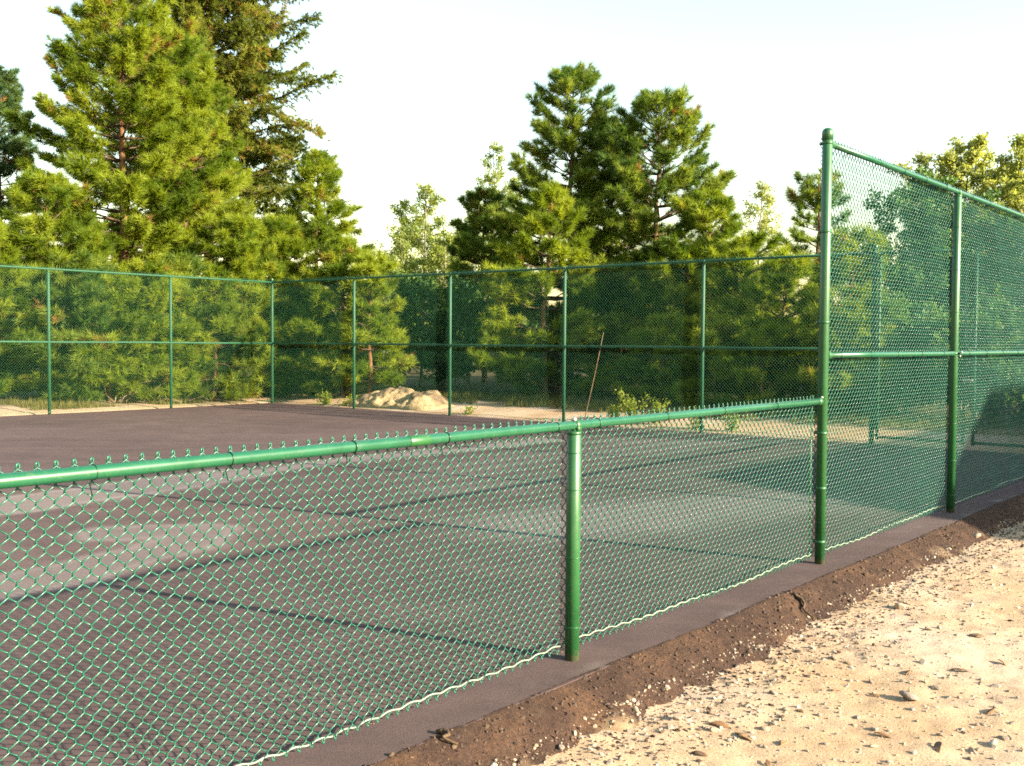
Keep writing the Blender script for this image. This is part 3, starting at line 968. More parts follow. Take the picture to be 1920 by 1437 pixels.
xp, yp = at_px(765, 24.4)
sp_, np_ = ST(xp, yp)
sp_ = S_END + 1.3; np_ = 14.75
tag(obj('sand_pile', pile(), None, W(sp_, np_, float(terrain_z(sp_, np_)) - 0.02), (0, 0, RZ - PI / 2)), 'heap of tan sand and grey clods behind the far end fence', 'sand pile')


# ------------------------------------------------------------------ trees
def unit(v):
    return v / (np.linalg.norm(v, axis=-1, keepdims=True) + 1e-9)


def tufts_geo(rng, P, D, size, n_needle, length, width, spread, tone):
    """needle brushes: P,D (T,3); every needle is one slim triangle"""
    T = len(P)
    D = unit(D)
    a = unit(np.cross(D, rng.normal(size=(T, 3)))); b = np.cross(D, a)
    ph = rng.uniform(0, 2 * PI, (T, n_needle)); th = rng.uniform(spread[0], spread[1], (T, n_needle))
    back = rng.uniform(-1.0, 0.25, (T, n_needle))
    dirs = D[:, None] * np.cos(th)[..., None] + (a[:, None] * np.cos(ph)[..., None] + b[:, None] * np.sin(ph)[..., None]) * np.sin(th)[..., None]
    root = P[:, None] + D[:, None] * (back * size[:, None] * 0.6)[..., None]
    L = length * size[:, None] / np.mean(size) * rng.uniform(0.7, 1.15, (T, n_needle))
    tip = root + dirs * L[..., None]
    side = unit(np.cross(dirs, rng.normal(size=(T, n_needle, 3)))) * (width * 0.5)
    V = np.stack([root - side, root + side, tip], 2).reshape(-1, 3)
    F = np.arange(len(V)).reshape(-1, 3)
    tt = np.repeat(tone, n_needle)[:, None] + rng.normal(0, 0.06, (T * n_needle, 1)) * (np.repeat(tone, n_needle)[:, None] < 0.95)
    tt = np.where(np.repeat(tone, n_needle)[:, None] < 0.95, np.clip(tt, 0, 0.94), 1.0)
    return V, F, np.repeat(tt, 3, 1).ravel()


def trunk_geo(rng, H, r0, lean=0.0, k=9, wob=0.04, top=0.012):
    m_ = 14
    z = np.linspace(-0.25, H, m_)
    P = np.stack([np.cumsum(rng.normal(0, wob, m_)) * 0.6 + lean * z / H, np.cumsum(rng.normal(0, wob, m_)) * 0.6, z], -1)
    P[:, :2] -= P[0, :2]
    r = r0 * (1 - np.linspace(0, 1, m_)) ** 0.85 + top
    r[0] *= 1.25
    return P, r


def conifer(seed, H, R, zb, kind='pine', dens=1.0, power=0.75, needle=0.21, sp=0.35, sparse=0.0, dead=0.002, lean=0.0, one_side=None):
    rng = np.random.default_rng(seed)
    tg = Geo(); lg = Geo()
    P, r = trunk_geo(rng, H, 0.0105 * H + 0.022, lean)
    add_tube(tg, P, r, 9)
    tp, td, tsz, tn = [], [], [], []
    z = zb
    az0 = rng.uniform(0, 6.28)
    while z < H * 0.985:
        u = (z - zb) / (H - zb)
        prof = (1 - u) ** power * min(1.0, 0.74 + u * 2.0)
        Rz = R * prof * rng.uniform(0.82, 1.12) + 0.10
        nb = int(rng.integers(5, 8)) if Rz > 0.4 else 5
        c = np.array([np.interp(z, P[:, 2], P[:, 0]), np.interp(z, P[:, 2], P[:, 1]), z])
        az0 += rng.uniform(0.4, 1.2)
        for b in range(nb):
            if rng.uniform() < sparse: continue
            az = az0 + b * 2 * PI / nb + rng.normal(0, 0.25)
            L = Rz * rng.uniform(0.70, 1.10)
            if one_side is not None: L *= 1 + 0.35 * math.cos(az - one_side)
            h = np.array([math.cos(az), math.sin(az), 0])
            if kind == 'pine':
                e = math.radians(-10 + 44 * u ** 1.7 + rng.normal(0, 7)); curve = 0.30
            else:
                e = math.radians(4 + 38 * u ** 1.6 + rng.normal(0, 15)); curve = -0.10; L *= rng.uniform(0.62, 1.05)
            t = np.linspace(0, 1, 6)
            bp = c + h * (L * t * math.cos(e))[:, None]
            bp[:, 2] += L * (t * math.sin(e) + curve * t ** 2 * (1 if kind == 'pine' else rng.uniform(-1.0, 1.6)))
            bp[1:-1] += rng.normal(0, 0.02 * L, (4, 3))
            add_tube(lg, bp, np.linspace(0.010 + 0.012 * L, 0.005, 6), 4, False)
            isdead = rng.uniform() < dead and u < 0.45
            bt = rng.uniform(0.0, 0.9)
            if kind == 'pine':
                tp.append(bp[-1]); td.append(bp[-1] - bp[-2] + np.array([0, 0, 0.1 * L])); tsz.append(1.1); tn.append(bt)
                ns = max(5, int(L / 0.044 * dens))
                for q in range(ns):
                    tt = rng.uniform(0.25, 1.0) ** 0.62
                    pos = np.array([np.interp(tt, t, bp[:, x]) for x in range(3)])
                    sgn = rng.choice([-1, 1]); ang = sgn * rng.uniform(0.35, 1.2)
                    dr = np.array([math.cos(az + ang), math.sin(az + ang), rng.uniform(-0.05, 0.75)])
                    sl = rng.uniform(0.10, 0.46) * min(1, 0.3 + L * 0.55) * (1.25 - 0.6 * tt)
                    e1 = pos + dr * sl
                    tp.append(e1); td.append(dr + np.array([0, 0, 0.35])); tsz.append(rng.uniform(0.8, 1.15)); tn.append(bt + rng.normal(0, 0.12))
                    if isdead: tn[-1] = 1.0
                    if sl > 0.22: add_tube(lg, np.array([pos, e1]), 0.005, 3, False)
            else:
                ns = max(4, int(L / 0.017 * dens))
                for q in range(ns):
                    tt = rng.uniform(0.12, 1.0) ** 0.75
                    pos = np.array([np.interp(tt, t, bp[:, x]) for x in range(3)])
                    ang = rng.choice([-1, 1]) * rng.uniform(0.5, 1.2)
                    dr = np.array([math.cos(az + ang), math.sin(az + ang), rng.uniform(-0.85, 0.45)])
                    sl = rng.uniform(0.05, 0.62) * (1.25 - 0.7 * tt) * min(1, 0.4 + L * 0.3)
                    tp.append(pos + dr * sl); td.append(dr); tsz.append(rng.uniform(0.7, 1.2)); tn.append(bt + rng.normal(0, 0.15))
                    if rng.uniform() < 0.02: tn[-1] = 1.0
        z += sp * rng.uniform(0.7, 1.25) * (0.75 + 0.5 * (1 - u))
    # leader
    if kind == 'pine':
        for q in range(7):
            tp.append(P[-1] + np.array([rng.normal(0, 0.05), rng.normal(0, 0.05), -0.10 * q + 0.05])); td.append(np.array([rng.normal(0, 0.4), rng.normal(0, 0.4), 1.0])); tsz.append(1.0); tn.append(0.6)
    add_tube(lg, P, np.maximum(r * 0.5, 0.004), 4, False)
    # bare dead lower limbs
    zz = 0.5
    while zz < zb:
        az = rng.uniform(0, 6.28); L = rng.uniform(0.3, 0.9)
        c = np.array([np.interp(zz, P[:, 2], P[:, 0]), np.interp(zz, P[:, 2], P[:, 1]), zz]); t = np.linspace(0, 1, 4)
        bp = c + np.array([math.cos(az), math.sin(az), 0]) * (L * t)[:, None]; bp[:, 2] += rng.uniform(-0.3, 0.2) * L * t
        add_tube(lg, bp, np.linspace(0.014, 0.004, 4), 4, False); zz += rng.uniform(0.25, 0.6)
    tp, td, tsz = np.array(tp), np.array(td), np.array(tsz)
    tn = np.where(np.array(tn) >= 1.0, 1.0, np.clip(np.array(tn), 0, 0.94))
    if kind == 'pine':
        V, F, A = tufts_geo(rng, tp, td, tsz * 0.2, 40, needle, 0.0155, (0.15, 1.3), tn)
    else:
        V, F, A = tufts_geo(rng, tp, td, tsz * 0.16, 16, 0.13, 0.024, (0.2, 1.3), tn)
    cg = Geo(); cg.add(V, F, tone=A)
    return tg, lg, cg


def broadleaf(seed, H, R, zb, leaf=0.055, count=9000, slim=True, droop=0.0):
    rng = np.random.default_rng(seed)
    tg = Geo(); lg = Geo()
    P, r = trunk_geo(rng, H, 0.008 * H + 0.02, 0.0, 8, 0.05, 0.006)
    add_tube(tg, P, r, 8)
    add_tube(lg, P, np.maximum(r * 0.5, 0.003), 4, False)
    ends = []; nb = int(20 + H * 5)
    for b in range(nb):
        u = (b + rng.uniform(0, 1)) / nb
        z = zb + (H - zb) * u * 0.97
        az = rng.uniform(0, 6.28)
        prof = (math.sin(PI * min(1, (u * 0.85 + 0.16)) ** 0.8) if not slim else (1 - u) ** 0.7 * min(1, 0.5 + u * 2.5))
        L = R * prof * rng.uniform(0.6, 1.2) + 0.12
        e = math.radians(rng.uniform(35, 62) if slim else rng.uniform(10, 55))
        c = np.array([np.interp(z, P[:, 2], P[:, 0]), np.interp(z, P[:, 2], P[:, 1]), z])
        t = np.linspace(0, 1, 5)
        bp = c + np.array([math.cos(az), math.sin(az), 0]) * (L * t)[:, None]; bp[:, 2] += L * math.tan(e) * t * 0.8 - droop * L * t ** 2
        bp[1:] += rng.normal(0, 0.03 * L, (4, 3))
        bp[:, 2] = np.minimum(bp[:, 2], H + 0.1)
        add_tube(lg, bp, np.linspace(0.006 + 0.008 * L, 0.003, 5), 4, False)
        for q in range(int(4 + L * 6)):
            tt = rng.uniform(0.3, 1)
            pos = np.array([np.interp(tt, t, bp[:, x]) for x in range(3)])
            d = unit(rng.normal(size=3) * np.array([1, 1, 0.6]) + np.array([math.cos(az), math.sin(az), 0.6]))
            l2 = rng.uniform(0.15, 0.45) * (0.5 + 0.4 * L)
            ends.append((pos, d * l2, rng.uniform(0.1, 0.85)))
            add_tube(lg, np.array([pos, pos + d * l2]), 0.003, 3, False)
    k = len(ends)
    idx = rng.integers(0, k, count)
    p0 = np.array([e[0] for e in ends])[idx]; d0 = np.array([e[1] for e in ends])[idx]; t0 = np.array([e[2] for e in ends])[idx]
    C = p0 + d0 * rng.uniform(0.1, 1.1, (count, 1)) + rng.normal(0, 0.075, (count, 3))
    a = unit(rng.normal(size=(count, 3))); b_ = unit(np.cross(a, rng.normal(size=(count, 3))))
    sz = leaf * rng.uniform(0.6, 1.25, (count, 1))
    V = np.stack([C - a * sz, C + b_ * sz * 0.62, C + a * sz, C - b_ * sz * 0.62], 1).reshape(-1, 3)
    cg = Geo(); cg.add(V, np.arange(4 * count).reshape(-1, 4), tone=np.repeat(np.clip(t0 + rng.normal(0, 0.1, count), 0, 0.94), 4))
    return tg, lg, cg


def plant_tree(name, label, cat, group, px, Z, geos, bark, leafmat, rz=0.0):
    x, y = at_px(px, Z)
    s, n = ST(x, y)
    z = float(terrain_z(s, n))
    root = thing(name, label, cat, (x, y, z - 0.03), rz, group)
    tg, lg, cg = geos
    cz, sz_ = math.cos(rz), math.sin(rz)

    def st_of(V):
        d = np.stack([V[:, 0] * cz - V[:, 1] * sz_ + x - N0[0], V[:, 0] * sz_ + V[:, 1] * cz + y - N0[1]], -1)
        return d @ ND, d @ NN
    # boughs are pruned where they would reach through a fence
    V = np.concatenate(cg.V); Fq = cg.F[0]; A = np.concatenate(cg.A)
    vs_, vn_ = st_of(V)
    bad = (vs_ < S_END + 0.14) & (vn_ < N_FAR + 0.14)
    Fq = Fq[~bad[Fq].any(1)]
    cg = Geo(); cg.add(V, Fq, tone=A)
    for i_, V in enumerate(lg.V):
        vs_, vn_ = st_of(V)
        bad = (vs_ < S_END + 0.12) & (vn_ < N_FAR + 0.12)
        if bad.any():
            ms_ = (S_END + 0.12 - vs_) * bad; mn_ = (N_FAR + 0.12 - vn_) * bad
            use_s = ms_ < mn_
            mv = np.where(use_s[:, None], ms_[:, None] * ND, mn_[:, None] * NN)
            mv = np.stack([mv[:, 0] * cz + mv[:, 1] * sz_, -mv[:, 0] * sz_ + mv[:, 1] * cz], -1)
            V = V.copy(); V[:, :2] += mv; lg.V[i_] = V
    t = obj('trunk', tg.mesh('trunk', M[bark]), root)
    obj('limbs', lg.mesh('limbs', M['limb' if bark != 'bark_pale' else 'bark_pale']), t)
    obj('crown', cg.mesh('crown', M[leafmat], False, 'tone'), root)
    return root


GP = 'pines beyond the fences'
# px, top y, Z, R, crown base, material, label, extra
PINES = [
    (238, -70, 27.5, 3.0, 0.4, 'needle_lush', 'large lush yellow green pine on the left with its top cut by the frame', dict(power=0.5, dens=1.15)),
    (345, 50, 29.0, 3.1, 0.4, 'needle_lush', 'bright pine with pointed top just right of the large lush pine', dict(power=0.78)),
    (2, 130, 33.0, 1.75, 0.6, 'needle_dark', 'dark blue green pine cut by the left edge of the picture', dict(power=0.45)),
    (95, 320, 25.0, 1.8, 0.25, 'needle_lush', 'bushy young pine low at the left behind the side fence', dict(power=0.55)),
    (-30, 400, 24.0, 1.6, 0.25, 'needle_lush', 'low bright pine at the left edge of the picture behind the side fence', dict(power=0.55)),
    (448, 395, 27.5, 1.6, 0.25, 'needle_lush', 'young pine behind the side fence just left of the corner post', dict(power=0.55)),
    (330, 470, 26.3, 1.25, 0.25, 'needle_mid', 'small pine behind the second bay of the side fence', dict(power=0.5)),
    (205, 500, 24.8, 1.3, 0.25, 'needle_lush', 'small pine with ragged dry lower boughs behind the side fence', dict(power=0.5, dead=0.02)),
    (597, 285, 30.0, 2.0, 0.4, 'needle_lush', 'slender fresh green pine standing between the corner post and the tall fir', dict(power=0.6)),
    (528, 395, 28.8, 1.7, 0.3, 'needle_lush', 'young pine directly behind the fence corner', dict(power=0.6)),
    (640, 440, 27.6, 1.5, 0.3, 'needle_lush', 'bushy green pine in the first bay of the end fence', dict(power=0.55)),
    (693, 450, 26.8, 1.1, 0.45, 'needle_lush', 'narrow young pine rising behind the sand pile', dict(power=0.62)),
    (1022, 335, 27.4, 2.35, 0.3, 'needle_lush', 'bright young pine in the centre with orange trunk, nearest the end fence', dict(power=0.85, dens=1.25, dead=0.012)),
    (1068, 122, 31.0, 3.2, 1.0, 'needle_mid', 'tall pine with the highest pointed top right of centre', dict(power=0.72)),
    (1150, 232, 31.5, 1.8, 0.8, 'needle_mid', 'pine leaning close to the right side of the tallest centre pine', dict(power=0.5)),
    (905, 345, 34.0, 1.6, 0.6, 'needle_mid', 'dark pine on the left side of the tall centre pine', dict(power=0.5)),
    (1230, 180, 29.5, 3.1, 0.7, 'needle_mid', 'broad pine with the second tallest top right of centre', dict(power=0.55)),
    (1325, 360, 27.5, 2.1, 0.5, 'needle_lush', 'pine sloping down right of the broad pine', dict(power=0.55)),
    (1190, 470, 29.0, 1.9, 0.3, 'needle_lush', 'half shaded pine behind the end fence right of the bright young pine', dict(power=0.5)),
    (1290, 455, 26.5, 1.9, 0.3, 'needle_lush', 'broad low pine directly behind the fourth bay of the end fence', dict(power=0.5)),
    (1395, 440, 24.3, 1.7, 0.3, 'needle_lush', 'bushy green pine behind the last full bay of the end fence', dict(power=0.5)),
    (1532, 305, 25.0, 1.15, 0.8, 'needle_mid', 'thin sparse pine half hidden behind the tall end post', dict(power=0.45, sparse=0.25, dens=0.7)),
    (1470, 470, 23.0, 1.4, 0.25, 'needle_lush', 'bushy low pine left of the tall end post', dict(power=0.5)),
    (150, 470, 24.5, 1.4, 0.15, 'needle_mid', 'low bushy pine behind the first bays of the side fence, between two taller pines', dict(power=0.45)),
    (285, 485, 25.4, 1.3, 0.15, 'needle_lush', 'low pine close behind the middle bay of the side fence', dict(power=0.45)),
    (400, 500, 26.4, 1.2, 0.15, 'needle_lush', 'low bright pine behind the last bay of the side fence', dict(power=0.45)),
    (485, 470, 27.6, 1.2, 0.15, 'needle_lush', 'low pine tucked beside the corner post of the side fence', dict(power=0.5)),
    (565, 520, 28.0, 1.1, 0.15, 'needle_mid', 'low shaded pine just right of the corner post', dict(power=0.5)),
    (1110, 560, 29.5, 1.6, 0.15, 'needle_dark', 'low dark pine behind the leaning stake', dict(power=0.45)),
    (1245, 600, 24.8, 1.2, 0.15, 'needle_lush', 'small pine low behind the bright shrubs at the end fence', dict(power=0.45)),
    (1345, 590, 23.0, 1.2, 0.15, 'needle_lush', 'small pine low behind the fifth bay of the end fence', dict(power=0.45)),
    (1432, 600, 21.6, 1.0, 0.15, 'needle_lush', 'small bright pine low beside the bushy low pine at the end fence', dict(power=0.45)),
    (1600, 560, 20.3, 1.0, 0.15, 'needle_lush', 'small bright pine low behind the gate post', dict(power=0.45)),
    (1582, 408, 21.0, 1.2, 0.25, 'needle_lush', 'bright pine seen through the mesh right of the tall end post', dict(power=0.6)),
]
for i, (px, yt, Z, R, zb, mt, lab, kw) in enumerate(PINES):
    H = height_for(px, yt, Z)
    plant_tree('pine_tree', lab, 'pine', GP, px, Z, conifer(300 + i * 7, H, R, zb, 'pine', **kw), 'bark', mt)

Z = 35.0
plant_tree('fir_tree', 'very tall olive fir towering behind the left pines, its top out of the picture', 'fir', None, 392, Z,
           conifer(901, height_for(392, -330, Z), 5.0, 4.4, 'fir', 1.25, 0.34, sp=0.27), 'bark', 'needle_fir')

GA = 'aspens behind the end fence'
ASP = [
    (800, 345, 46.0, 1.9, 0.8, 'leaf_pale', 0.05, 15300, 'feathery pale aspen left of the dark centre pines'),
    (922, 270, 50.0, 1.8, 1.0, 'leaf_pale', 0.05, 13600, 'tall thin pale aspen against the sky behind the dark centre pine'),
    (770, 375, 47.0, 1.9, 0.8, 'leaf_pale', 0.05, 12000, 'pale wispy aspen standing behind the feathery aspen'),
    (965, 330, 52.0, 1.9, 0.8, 'leaf_pale', 0.05, 12000, 'pale aspen peeping between the dark pine and the tallest centre pine'),
    (832, 440, 40.0, 1.7, 0.5, 'leaf_pale', 0.05, 14000, 'low bushy aspen in front of the feathery aspen'),
    (722, 480, 42.0, 1.4, 0.5, 'leaf_pale', 0.05, 10000, 'low pale aspen just right of the narrow young pine'),
    (885, 395, 44.0, 1.6, 0.6, 'leaf_pale', 0.05, 13000, 'soft pale aspen touching the left side of the dark centre pine'),
    (742, 425, 45.0, 1.0, 0.6, 'leaf_pale', 0.045, 6800, 'small wispy aspen just right of the pine by the sand pile'),
    (855, 420, 47.0, 1.9, 0.5, 'leaf_pale', 0.05, 13600, 'loose pale aspen between the feathery aspen and the dark pine'),
    (1420, 345, 44.0, 1.3, 0.6, 'leaf_gold', 0.05, 9350, 'golden thin aspen against the sky left of the tall end post'),
]
for i, (px, yt, Z, R, zb, mt, lf, cnt, lab) in enumerate(ASP):
    plant_tree('aspen_tree', lab, 'aspen', GA, px, Z, broadleaf(500 + i, height_for(px, yt, Z), R, zb, lf, cnt, True), 'bark_pale', mt)
GB = 'leafy trees behind the end fence'
BRD = [
    (1712, 315, 28.5, 2.1, 0.5, 'leaf_deep', 0.06, 26000, 'blue green leafy tree seen through the tall mesh in the first bay'),
    (1795, 262, 30.0, 2.3, 0.6, 'leaf_gold', 0.05, 34000, 'golden leafy tree rising over the tall fence top rail'),
    (1905, 268, 28.0, 2.3, 0.6, 'leaf_gold', 0.05, 34000, 'golden leafy tree cut by the right edge above the top rail'),
    (1760, 430, 27.6, 2.0, 0.3, 'leaf_deep', 0.06, 18700, 'deep green leafy tree behind the gate leaf on the left'),
    (1850, 400, 27.0, 2.1, 0.2, 'leaf_deep', 0.06, 20400, 'deep green leafy tree behind the second bay of tall mesh'),
    (1950, 420, 26.2, 2.0, 0.2, 'leaf_deep', 0.06, 18700, 'deep green leafy tree at the right edge behind the gate'),
    (785, 500, 31.0, 1.6, 0.2, 'leaf_deep', 0.055, 17000, 'dark leafy tree directly behind the sand pile'),
    (880, 520, 30.0, 1.6, 0.2, 'leaf_deep', 0.055, 17000, 'dark leafy tree between the sand pile and the bright young pine'),
    (1700, 560, 21.5, 1.3, 0.1, 'leaf_deep', 0.06, 14000, 'low leafy tree filling the gap behind the first gate leaf'),
    (1800, 570, 20.5, 1.3, 0.1, 'leaf_deep', 0.06, 14000, 'low leafy tree behind the gap between the gate leaves'),
    (1890, 640, 18.6, 1.0, 0.05, 'leaf_deep', 0.055, 12000, 'dark low bush in shade behind the second gate leaf'),
    (1655, 540, 22.5, 1.2, 0.2, 'leaf_deep', 0.055, 10200, 'small dark leafy tree behind the gate post'),
]
for i, (px, yt, Z, R, zb, mt, lf, cnt, lab) in enumerate(BRD):
    plant_tree('leafy_tree', lab, 'tree', GB, px, Z, broadleaf(600 + i, height_for(px, yt, Z), R, zb, lf, cnt, mt == 'leaf_gold'), 'bark_pale', mt)


# shrubs close behind the fences
def shrub(seed, H, R, stems, leaf, count):
    rng = np.random.default_rng(seed)
    lg = Geo(); ends = []
    for b in range(stems):
        az = rng.uniform(0, 6.28); L = H * rng.uniform(0.6, 1.05)
        lean = rng.uniform(0.1, 1.0) * R
        t = np.linspace(0, 1, 6)
        bp = np.stack([math.cos(az) * lean * t ** 1.3 + rng.normal(0, 0.04), math.sin(az) * lean * t ** 1.3 + rng.normal(0, 0.04), L * t - 0.05], -1) if False else np.stack([math.cos(az) * lean * t ** 1.3, math.sin(az) * lean * t ** 1.3, L * t - 0.05], -1)
        add_tube(lg, bp, np.linspace(0.008, 0.003, 6), 4, False)
        for q in range(count // stems):
            tt = rng.uniform(0.2, 1.02)
            ends.append(np.array([np.interp(tt, t, bp[:, x]) for x in range(3)]) + rng.normal(0, 0.05, 3))
    C = np.array(ends); k = len(C)
    a = unit(rng.normal(size=(k, 3)) + np.array([0, 0, 0.2])); b_ = unit(np.cross(a, rng.normal(size=(k, 3))))
    sz = leaf * rng.uniform(0.6, 1.2, (k, 1))
    V = np.stack([C - a * sz, C + b_ * sz * 0.6, C + a * sz, C - b_ * sz * 0.6], 1).reshape(-1, 3)
    cg = Geo(); cg.add(V, np.arange(4 * k).reshape(-1, 4), tone=np.repeat(rng.uniform(0.1, 0.9, k), 4))
    return lg, cg


SHR = [(1188, 20.6, 0.66, 0.34, 7, 525, 'taller bright leafy shrub behind the end fence right of the leaning stake'),
       (1228, 20.0, 0.49, 0.31, 6, 375, 'lower bright leafy shrub behind the low rail in the fourth bay'),
       (1150, 20.9, 0.41, 0.27, 5, 262, 'small leafy shrub closest to the leaning stake'),
       (1305, 19.2, 0.43, 0.20, 4, 165, 'thin leafy shrub beside the fourth line post of the end fence'),
       (1375, 18.8, 0.37, 0.24, 5, 195, 'sparse leafy shrub behind the last full bay of the end fence'),
       (612, 25.6, 0.35, 0.34, 7, 315, 'low leafy shrub behind the first bay of the end fence'),
       (655, 25.2, 0.31, 0.31, 6, 262, 'low leafy shrub left of the sand pile'),
       (880, 22.6, 0.20, 0.20, 5, 120, 'tiny leafy shrub at the right foot of the sand pile')]
for i, (px, Z, H, R, st_, cnt, lab) in enumerate(SHR):
    x, y = at_px(px, Z); s, n = ST(x, y)
    root = thing('leafy_shrub', lab, 'shrub', (x, y, float(terrain_z(s, n))), 0, 'shrubs behind the end fence')
    lg, cg = shrub(700 + i, H, R, st_, 0.028, int(cnt * 1.4))
    obj('stems', lg.mesh('stems', M['limb']), root); obj('leaves', cg.mesh('leaves', M['leaf_shrub'], False, 'tone'), root)

# fallen dead branches behind the side fence
DB = [((215, 24.6), (20, 150), 'pale dead branch leaning behind the second bay of the side fence'), ((272, 24.9), (160, 20), 'forked dead branch lying under the pines behind the side fence'), ((345, 25.4), (140, 40), 'bare dead limb propped beside the second post of the side fence')]
for i, ((px, Z), azs, lab) in enumerate(DB):
    x, y = at_px(px, Z); s, n = ST(x, y)
    n = max(n, N_FAR + 0.7)
    rr = np.random.default_rng(800 + i); g = Geo()
    for q in range(7):
        az = math.radians(azs[q % 2] + rr.uniform(-45, 45)); L = rr.uniform(0.7, 1.7); e = rr.uniform(0.2, 1.1)
        t = np.linspace(0, 1, 6)
        bp = np.stack([math.cos(az) * math.cos(e) * L * t, math.sin(az) * math.cos(e) * L * t, 0.02 + math.sin(e) * L * t - 0.25 * L * t ** 2], -1) + np.concatenate([np.zeros((1, 3)), rr.normal(0, 0.03, (5, 3))])
        add_tube(g, bp, np.linspace(0.018, 0.005, 6), 5)
    tag(obj('dead_branch', g.mesh('dead_branch', M['dead_wood']), None, W(s, n, float(terrain_z(s, n)))), lab, 'branch')

# grass and litter under the trees
rng = np.random.default_rng(77)
k = 15000
side_n = rng.integers(0, 2, k)
S = np.where(side_n == 0, rng.uniform(-2, S_END + 1, k), S_END + 1.9 + rng.exponential(1.8, k))
Nn = np.where(side_n == 0, N_FAR + 0.9 + rng.exponential(1.4, k), rng.uniform(-1.0, N_FAR + 1, k))
keep = fbm(S * 0.7, Nn * 0.7, 3, 151) > np.where(side_n == 0, 0.04, -0.04)
S, Nn = S[keep], Nn[keep]; k = len(S)
C = np.concatenate([N0 + S[:, None] * ND + Nn[:, None] * NN, terrain_z(S, Nn)[:, None] - 0.01], 1)
m_ = 7
az = rng.uniform(0, 6.28, (k, m_)); ln = rng.uniform(0.05, 0.6, (k, m_)); hh = rng.uniform(0.05, 0.18, (k, m_)) * rng.uniform(0.4, 1.3, (k, 1))
root = C[:, None] + rng.normal(0, 0.03, (k, m_, 3)) * np.array([1, 1, 0])
tip = root + np.stack([np.cos(az) * ln * hh, np.sin(az) * ln * hh, hh], -1)
sd = np.stack([-np.sin(az), np.cos(az), az * 0], -1) * 0.006
V = np.stack([root - sd, root + sd, tip], 2).reshape(-1, 3)
g = Geo(); g.add(V, np.arange(len(V)).reshape(-1, 3), tone=np.repeat(rng.uniform(0, 0.94, k * m_), 3))
tag(obj('grass', g.mesh('grass', M['grass'], False, 'tone')), 'dry grass and weeds under the trees beyond the fences', 'grass', kind='stuff')

# a far off wood closing the gaps low between the trunks
rng = np.random.default_rng(99)
k = 60000
ang = rng.uniform(-0.62, 0.62, k); dist = rng.uniform(48, 80, k)
hx = 2.6 + 1.6 * (fbm(ang * 16, dist * 0.05, 3, 161) + 0.3)
zz = rng.uniform(0, 1, k) ** 0.8 * hx
C = np.stack([np.sin(ang) * dist, np.cos(ang) * dist, zz], -1)
a = unit(rng.normal(size=(k, 3))); b_ = unit(np.cross(a, rng.normal(size=(k, 3)))); sz = rng.uniform(0.08, 0.2, (k, 1))
V = np.stack([C - a * sz, C + b_ * sz * 0.6, C + a * sz, C - b_ * sz * 0.6], 1).reshape(-1, 3)
g = Geo(); g.add(V, np.arange(4 * k).reshape(-1, 4), tone=np.repeat(rng.uniform(0, 0.9, k), 4))
tag(obj('far_wood', g.mesh('far_wood', M['needle_dark'], False, 'tone')), 'dark far off wood seen low between the trunks', 'wood', kind='stuff')


# ------------------------------------------------------------------ building to the right (casts the straight shadow over court and sand)
bl = thing('house', 'low building with hipped roof right of the court, known by its straight shadow', 'house', W(8.2, -12.0), RZ)
TE = math.tan(math.radians(19.4))
EAV = 4.30
BX, BY = 17.0, 6.4
g = Geo(); add_box(g, (0.35, -BY + 0.35, -0.4), (BX - 0.35, -0.35, EAV - 0.01)); obj('wall', g.mesh('wall', M['stucco'], False), bl)
rg = Geo()
rh = 6.62
V = [(0, -BY, EAV), (BX, -BY, EAV), (BX, 0, EAV), (0, 0, EAV), (2.6, -BY / 2, rh), (BX - 2.6, -BY / 2, rh), (0, -BY, EAV - 0.16), (BX, -BY, EAV - 0.16), (BX, 0, EAV - 0.16), (0, 0, EAV - 0.16)]
rg.add(V, [(0, 1, 5, 4), (2, 3, 4, 5), (0, 6, 7, 1), (1, 7, 8, 2), (2, 8, 9, 3), (3, 9, 6, 0), (9, 8, 7, 6)], [(1, 2, 5), (3, 0, 4)])
obj('roof', rg.mesh('roof', M['shingle'], False), bl)
for wx in (2.0, 5.6, 9.2, 12.8):
    wn = Geo(); add_box(wn, (0, -0.35, 0), (1.5, -0.29, 1.2)); f = obj('window', wn.mesh('window', M['stucco'], False), bl, (wx, 0, 1.1))
    pn = Geo(); add_box(pn, (0.08, -0.29, 0.08), (1.42, -0.275, 1.12)); obj('pane', pn.mesh('pane', M['window'], False), f)
dr = Geo(); add_box(dr, (0, -0.35, 0), (0.95, -0.30, 2.1)); obj('door', dr.mesh('door', M['window'], False), bl, (7.6, 0, 0))

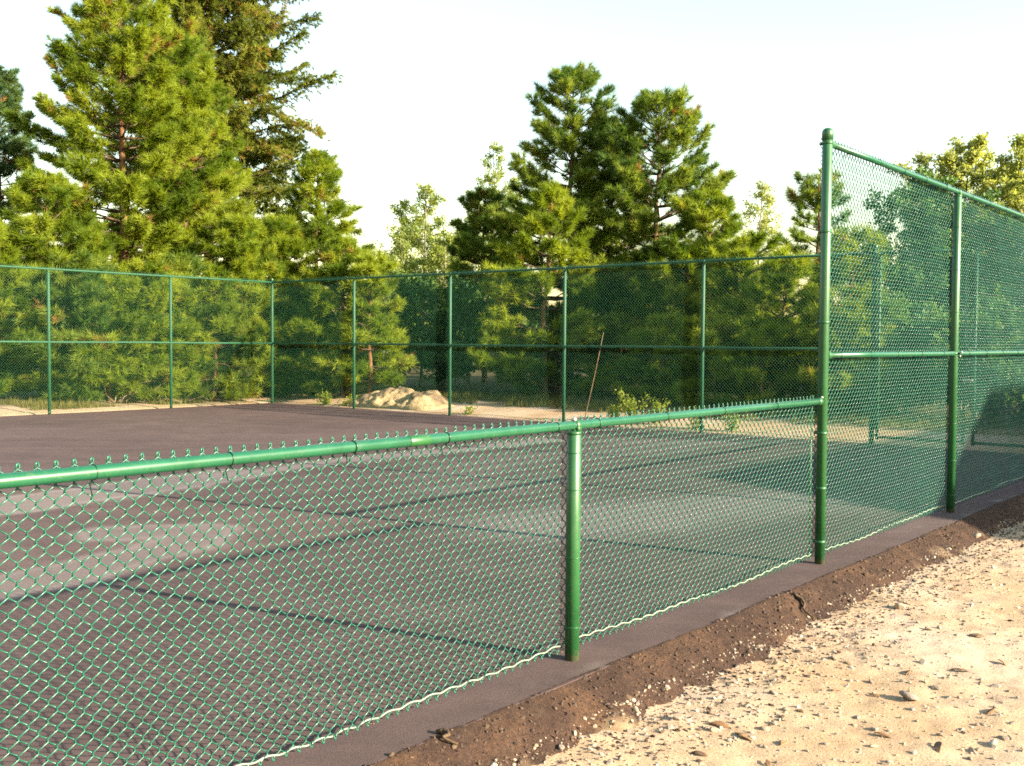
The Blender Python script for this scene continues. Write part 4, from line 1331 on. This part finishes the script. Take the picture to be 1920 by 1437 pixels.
# ------------------------------------------------------------------ light, sky, camera
EL = math.radians(19.4)
to_sun = 0.21 * ND - 0.977 * NN
to_sun = to_sun / np.linalg.norm(to_sun)
w = bpy.data.worlds.new('World'); scene.world = w; w.use_nodes = True
nt = w.node_tree; nt.nodes.clear()
wo = nt.nodes.new('ShaderNodeOutputWorld'); bg = nt.nodes.new('ShaderNodeBackground'); sky = nt.nodes.new('ShaderNodeTexSky')
sky.sky_type = 'NISHITA'; sky.sun_disc = False; sky.sun_elevation = EL; sky.sun_rotation = math.atan2(to_sun[0], to_sun[1])
sky.air_density = 1.5; sky.dust_density = 1.0; sky.ozone_density = 0.7; sky.altitude = 0
bg.inputs[1].default_value = 0.083
nt.links.new(sky.outputs[0], bg.inputs[0]); nt.links.new(bg.outputs[0], wo.inputs[0])

sl = bpy.data.lights.new('sun', 'SUN'); sl.energy = 5.0; sl.angle = math.radians(0.53); sl.color = (1.0, 0.86, 0.66)
so = bpy.data.objects.new('sun', sl); col.objects.link(so)
from mathutils import Vector, Matrix
trav = Vector((-to_sun[0] * math.cos(EL), -to_sun[1] * math.cos(EL), -math.sin(EL)))
so.rotation_euler = trav.to_track_quat('-Z', 'Y').to_euler(); so.location = (20, -15, 25)

cam = bpy.data.cameras.new('camera'); co = bpy.data.objects.new('camera', cam); col.objects.link(co)
cam.sensor_fit = 'HORIZONTAL'; cam.sensor_width = 36; cam.lens = F_PX / 1920 * 36
cam.clip_start = 0.05; cam.clip_end = 3000
cpz, spz, cr, sr = math.cos(PITCH), math.sin(PITCH), math.cos(ROLL), math.sin(ROLL)
f = np.array([0, cpz, -spz]); u0 = np.array([0, spz, cpz]); r0 = np.array([1.0, 0, 0])
R = r0 * cr + u0 * sr; U = -r0 * sr + u0 * cr
co.matrix_world = Matrix(((R[0], U[0], -f[0], 0), (R[1], U[1], -f[1], 0), (R[2], U[2], -f[2], CAM_H), (0, 0, 0, 1)))
scene.camera = co

vs = scene.view_settings
vs.view_transform = 'Standard'; vs.look = 'None'; vs.exposure = 2.3; vs.gamma = 1.0; vs.use_curve_mapping = False
cy = scene.cycles
cy.max_bounces = 6; cy.diffuse_bounces = 3; cy.glossy_bounces = 2; cy.transmission_bounces = 4; cy.transparent_max_bounces = 4
cy.caustics_reflective = False; cy.caustics_refractive = False
cy.use_denoising = False
cy.filter_width = 1.7
